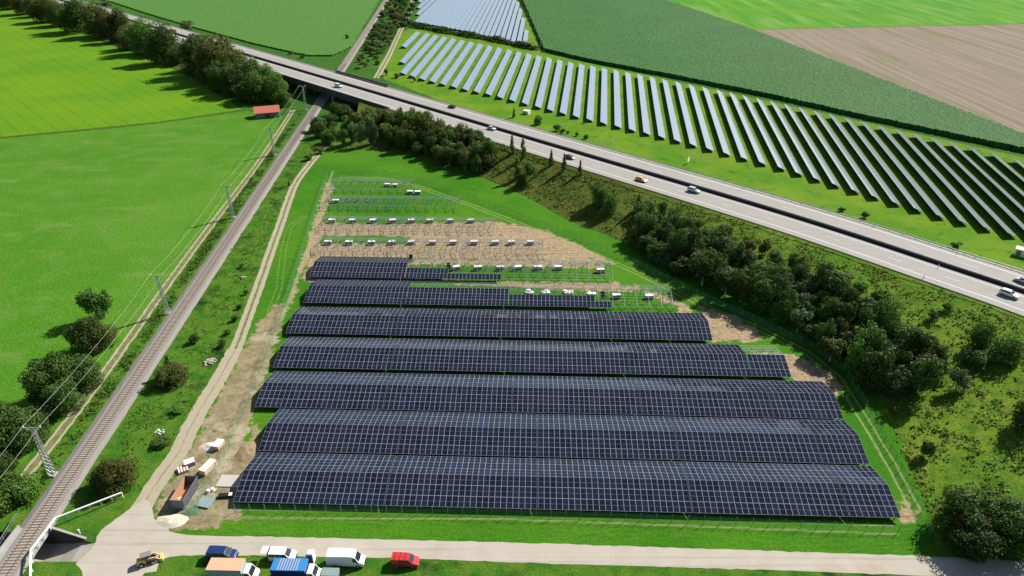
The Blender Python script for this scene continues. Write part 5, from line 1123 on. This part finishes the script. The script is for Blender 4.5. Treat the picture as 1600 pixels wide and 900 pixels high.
# ---------------------------------------------------------------- people
def person(x, y, z, lb_, rz, shirt):
    pts = {'pel': (0, 0, .95, .15), 'che': (0, .02, 1.3, .17), 'nk': (0, .02, 1.5, .06), 'hd': (0, .05, 1.66, .105), 'kl': (-.1, .05, .5, .07), 'kr': (.12, -.02, .5, .07), 'al': (-.12, 0, .08, .05), 'ar': (.16, -.05, .08, .05), 'fl': (-.12, .16, .04, .045), 'fr': (.16, .1, .04, .045), 'el': (-.3, .12, 1.15, .05), 'er': (.3, .12, 1.15, .05), 'hl': (-.22, .38, 1.12, .035), 'hr': (.22, .38, 1.12, .035), 'sl': (-.19, .02, 1.4, .07), 'sr': (.19, .02, 1.4, .07)}
    ed = [('pel', 'che'), ('che', 'nk'), ('nk', 'hd'), ('pel', 'kl'), ('pel', 'kr'), ('kl', 'al'), ('kr', 'ar'), ('al', 'fl'), ('ar', 'fr'), ('che', 'sl'), ('che', 'sr'), ('sl', 'el'), ('sr', 'er'), ('el', 'hl'), ('er', 'hr')]
    ks = list(pts); me = bpy.data.meshes.new('body'); me.from_pydata([pts[k_][:3] for k_ in ks], [(ks.index(a_), ks.index(b_)) for a_, b_ in ed], []); o = bpy.data.objects.new('body', me); COL.objects.link(o)
    md = o.modifiers.new('s', 'SKIN'); 
    for i, k_ in enumerate(ks): me.skin_vertices[0].data[i].radius = (pts[k_][3],)*2
    me.skin_vertices[0].data[0].use_root = True; ss = o.modifiers.new('u', 'SUBSURF'); ss.levels = ss.render_levels = 1
    dg = bpy.context.evaluated_depsgraph_get(); m2 = bpy.data.meshes.new_from_object(o.evaluated_get(dg)); bpy.data.objects.remove(o)
    for m_ in (shirt, M['trousers'], M['skin']): m2.materials.append(m_)
    for p_ in m2.polygons: c_ = p_.center; p_.material_index = 2 if c_.z > 1.5 or c_.y > .3 else (1 if c_.z < .98 else 0)
    g_ = P(x, y, z); t = thing('person', lb_, 'person', (g_.x, g_.y, z), rz); part('body', m2, t); MB().cyl((0, .04, 1.76), .12, .1, sides=12, r2=.07).build('helmet', M['white'], t)
person(707, 424, 0, 'person in a dark green shirt and white helmet working behind the seventh row', R(200), M['hivis']); person(948, 470, 0, 'person in a grey shirt and white helmet working behind the sixth row', R(150), flat('grey_shirt', (.2, .21, .22), .9))

# ---------------------------------------------------------------- building site corner
pa = P(272, 783); pb = P(291, 752); d = (pb-pa); ln = 6.2; rz = math.atan2(d.y, d.x); t = thing('waste_container', 'open grey corrugated container with brown inside at the site entrance', 'container', P(291, 776), rz)
mb = MB(); W_ = 2.4; hh = 2.3
for y_ in (-W_/2, W_/2):
    mb.box((0, y_, hh/2), (ln, .06, hh))
    for i in range(16): mb.box((-ln/2+(i+.5)*ln/16, y_*1.045, hh/2), (.16, .08, hh*.94))
mb.box((-ln/2, 0, hh/2), (.06, W_, hh)); mb.box((ln/2, 0, hh/2), (.06, W_, hh)); mb.build('container_wall', flat('container_grey', (.13, .15, .17), .6), t)  # wall grey deepened to include the shade on the near face
MB().box((0, 0, .12), (ln-.05, W_-.05, .2)).build('floor', flat('rust_floor', (.36, .19, .10), .9), t); 
MB().box((0, W_/2-.05, hh/2), (ln-.1, .03, hh-.1)).build('lining', flat('rust_side', (.42, .22, .12), .9), t)
mb = MB()
for _ in range(9): mb.box((random.uniform(-2.6, -1), random.uniform(-.9, .9), random.uniform(.4, .9)), (.7, .5, .3), rz=random.uniform(0, 3))
mb.build('contents', M['carton'], t)
def stackbox(lb_, x, y, a, b, h, rz, mat, name='pallet_stack', cat='pallet stack', top=None):
    t = thing(name, lb_, cat, P(x, y), rz); MB().box((0, 0, h/2+.12), (a, b, h)).build('load', mat, t); MB().box((0, -b*.35, .06), (a, .1, .12)).box((0, b*.35, .06), (a, .1, .12)).build('pallet', M['timber'], t)
    if top: MB().box((0, 0, h+.17), (a+.06, b+.06, .08)).build('lid', top, t)
stackbox('pale wooden board stack beside the green fence, uppermost on the dirt', 342, 698, 1.5, 2.3, .9, R(-12), M['timber'], top=M['cratetop'])
stackbox('long cardboard box pile beside the fence behind the container', 326, 734, 1.5, 3.4, 1.1, R(-20), M['carton'], top=flat('pale_wrap', (.72, .62, .52), .8))
stackbox('pale pallet stack left of the cardboard pile', 297, 726, 1.9, 1.5, .8, R(32), M['crateside'], top=flat('pink_board', (.72, .60, .54), .8))
t = thing('plank_stack', 'stack of pale planks lying left of the pallet stack', 'planks', P(287, 735), R(32), None)
for j in range(4): MB().box((-.2+j*.5-.6, 0, .35), (.34, 1.9, .5)).build('plank', flat('plank_pink', (.66, .56, .50), .8), t)
t = thing('cable_drum', 'round cable drum below the cardboard pile', 'cable drum', P(322, 741), R(60)); MB().cyl((0, 0, .6), .6, .12, axis='y').cyl((0, .8, .6), .6, .12, axis='y').build('flange', M['timber'], t); MB().cyl((0, .4, .6), .35, .7, axis='y').build('core', M['black'], t)
t = thing('module_pallet', 'striped stack of grey green modules lying beside the fence', 'module stack', P(321, 786), R(-14))
for j in range(3): MB().box(((j-1)*.95, 0, .2), (.85, 2.4, .3)).build('module', flat('grey_module', (.22, .30, .30), .4), t)
t = thing('white_sacks', 'two white sacks on the ground near the striped module stack', 'sacks', P(326, 769)); 
for dx, dy in ((0, 0), (.7, .4)): MB().cyl((dx, dy, .3), .42, .6, r2=.3).build('sack', M['white'], t)
t = thing('equipment_box', 'black equipment box with white lid left of the nearest solar row', 'equipment', P(352, 776), R(4)); MB().box((0, 0, .3), (2.4, .9, .5)).build('box', M['black'], t); MB().box((1.1, 0, .6), (.7, .8, .1)).build('lid', M['white'], t)
t = thing('concrete_slab', 'flat pale concrete slab left of the nearest solar row', 'slab', P(360, 752), AL); MB().box((0, 0, .08), (4.6, 3.1, .2)).build('slab', flat('new_concrete', (.42, .40, .36), .9), t)
def leanmesh(lb_, x, y, rz, n=3):
    t = thing('fence_panel', lb_, 'fence panel', P(x, y), rz, 'loose green fence panels'); 
    for j in range(n):
        o = mesh_obj('mesh_panel', [(-1.25, 0, 0), (1.25, 0, 0), (1.25, 0, 2), (-1.25, 0, 2)], [(0, 1, 2, 3)], M['fence_mesh'], t, uv=[(0, 0), (2.5, 0), (2.5, 2), (0, 2)]); o.location = (0, j*.12, 0); o.rotation_euler = (R(-50-j*4), 0, R(j*6))
leanmesh('pile of leaning green fence panels at the site entrance', 299, 806, R(10), 4); leanmesh('single grey fence panel leaning at the left end of the front fence', 361, 805, R(-25), 1)
def heap(name, lb_, x, y, wd, h, mat, n=26):
    q_ = P(x, y); bm = bmesh.new()
    for i in range(n):
        a_, r_ = random.uniform(0, 6.28), wd/2*math.sqrt(random.random()); s_ = random.uniform(.25, .55)*wd/3.2
        mm = Matrix.Translation((math.cos(a_)*r_, math.sin(a_)*r_, h*(1-(2*r_/wd)**2)*.7)) @ Matrix.Rotation(random.uniform(0, 3), 4, 'X') @ Matrix.Diagonal((s_, s_*.7, s_*.6, 1)); bmesh.ops.create_icosphere(bm, subdivisions=1, radius=1, matrix=mm)
    me = bpy.data.meshes.new(name); bm.to_mesh(me); bm.free(); me.materials.append(mat); o = bpy.data.objects.new(name, me); COL.objects.link(o); o.location = q_; tag(o, lb_, 'heap')
heap('stone_heap', 'tan stone heap between the railway and the gravel track', 328, 566, 3.0, .6, M['stone'], 40); heap('dry_heap', 'small dry brown heap beside the gravel track, above the stones', 379, 435, 2.2, .7, M['stone'], 22); heap('boulder_heap', 'tan boulder heap beside the gravel track near its upper bend', 436, 312, 2.2, .8, M['stone'], 8)
heap('rubble_heap', 'pale rubble beside the gravel track above the flat dark bush', 249, 675, 1.9, .4, M['cratetop'], 16)
def mound(lb_, x, y, a, b, h, mat):
    q_ = P(x, y); V, Fc = [(0, 0, h)], []; nr, na = 7, 28
    for i in range(1, nr+1):
        for j in range(na):
            an = 2*math.pi*j/na; rr = i/nr*(1+.22*noise.noise(Vector((math.cos(an)*1.3+x, math.sin(an)*1.3, 0)))*(i/nr)); V.append((math.cos(an)*rr*a, math.sin(an)*rr*b, h*(1-(i/nr)**1.6)*(1+.7*noise.noise(Vector((math.cos(an)*rr*3, math.sin(an)*rr*3, x)))) - (.02 if i == nr else 0)))
    Fc = [(0, 1+j, 1+(j+1) % na) for j in range(na)] + [(1+(i-1)*na+j, 1+i*na+j, 1+i*na+(j+1) % na, 1+(i-1)*na+(j+1) % na) for i in range(1, nr) for j in range(na)]
    o = mesh_obj('sand_heap', V, Fc, mat, smooth=True); o.location = q_; tag(o, lb_, 'heap')
mound('flat pale sand heap in front of the open container', 268, 814, 3.0, 1.7, .5, flat('sand', (.55, .49, .38), .95)); mound('pale gravel heap left of the board stack', 328, 698, 2.2, 1.5, .45, flat('gravel_pale', (.5, .46, .4), .95)); mound('brown soil mound left of the second solar row', 388, 706, 2.6, 3.2, .8, flat('soil', (.26, .19, .11), .95, var=.4))
heap('rubble_heap', 'grey rubble at the left corner of the farthest frames', 521, 296, 1.6, .8, M['cratetop'], 14); heap('rubble_heap', 'grey rubble left of the second last frame row', 513, 313, 2.2, .8, M['stone'], 14)
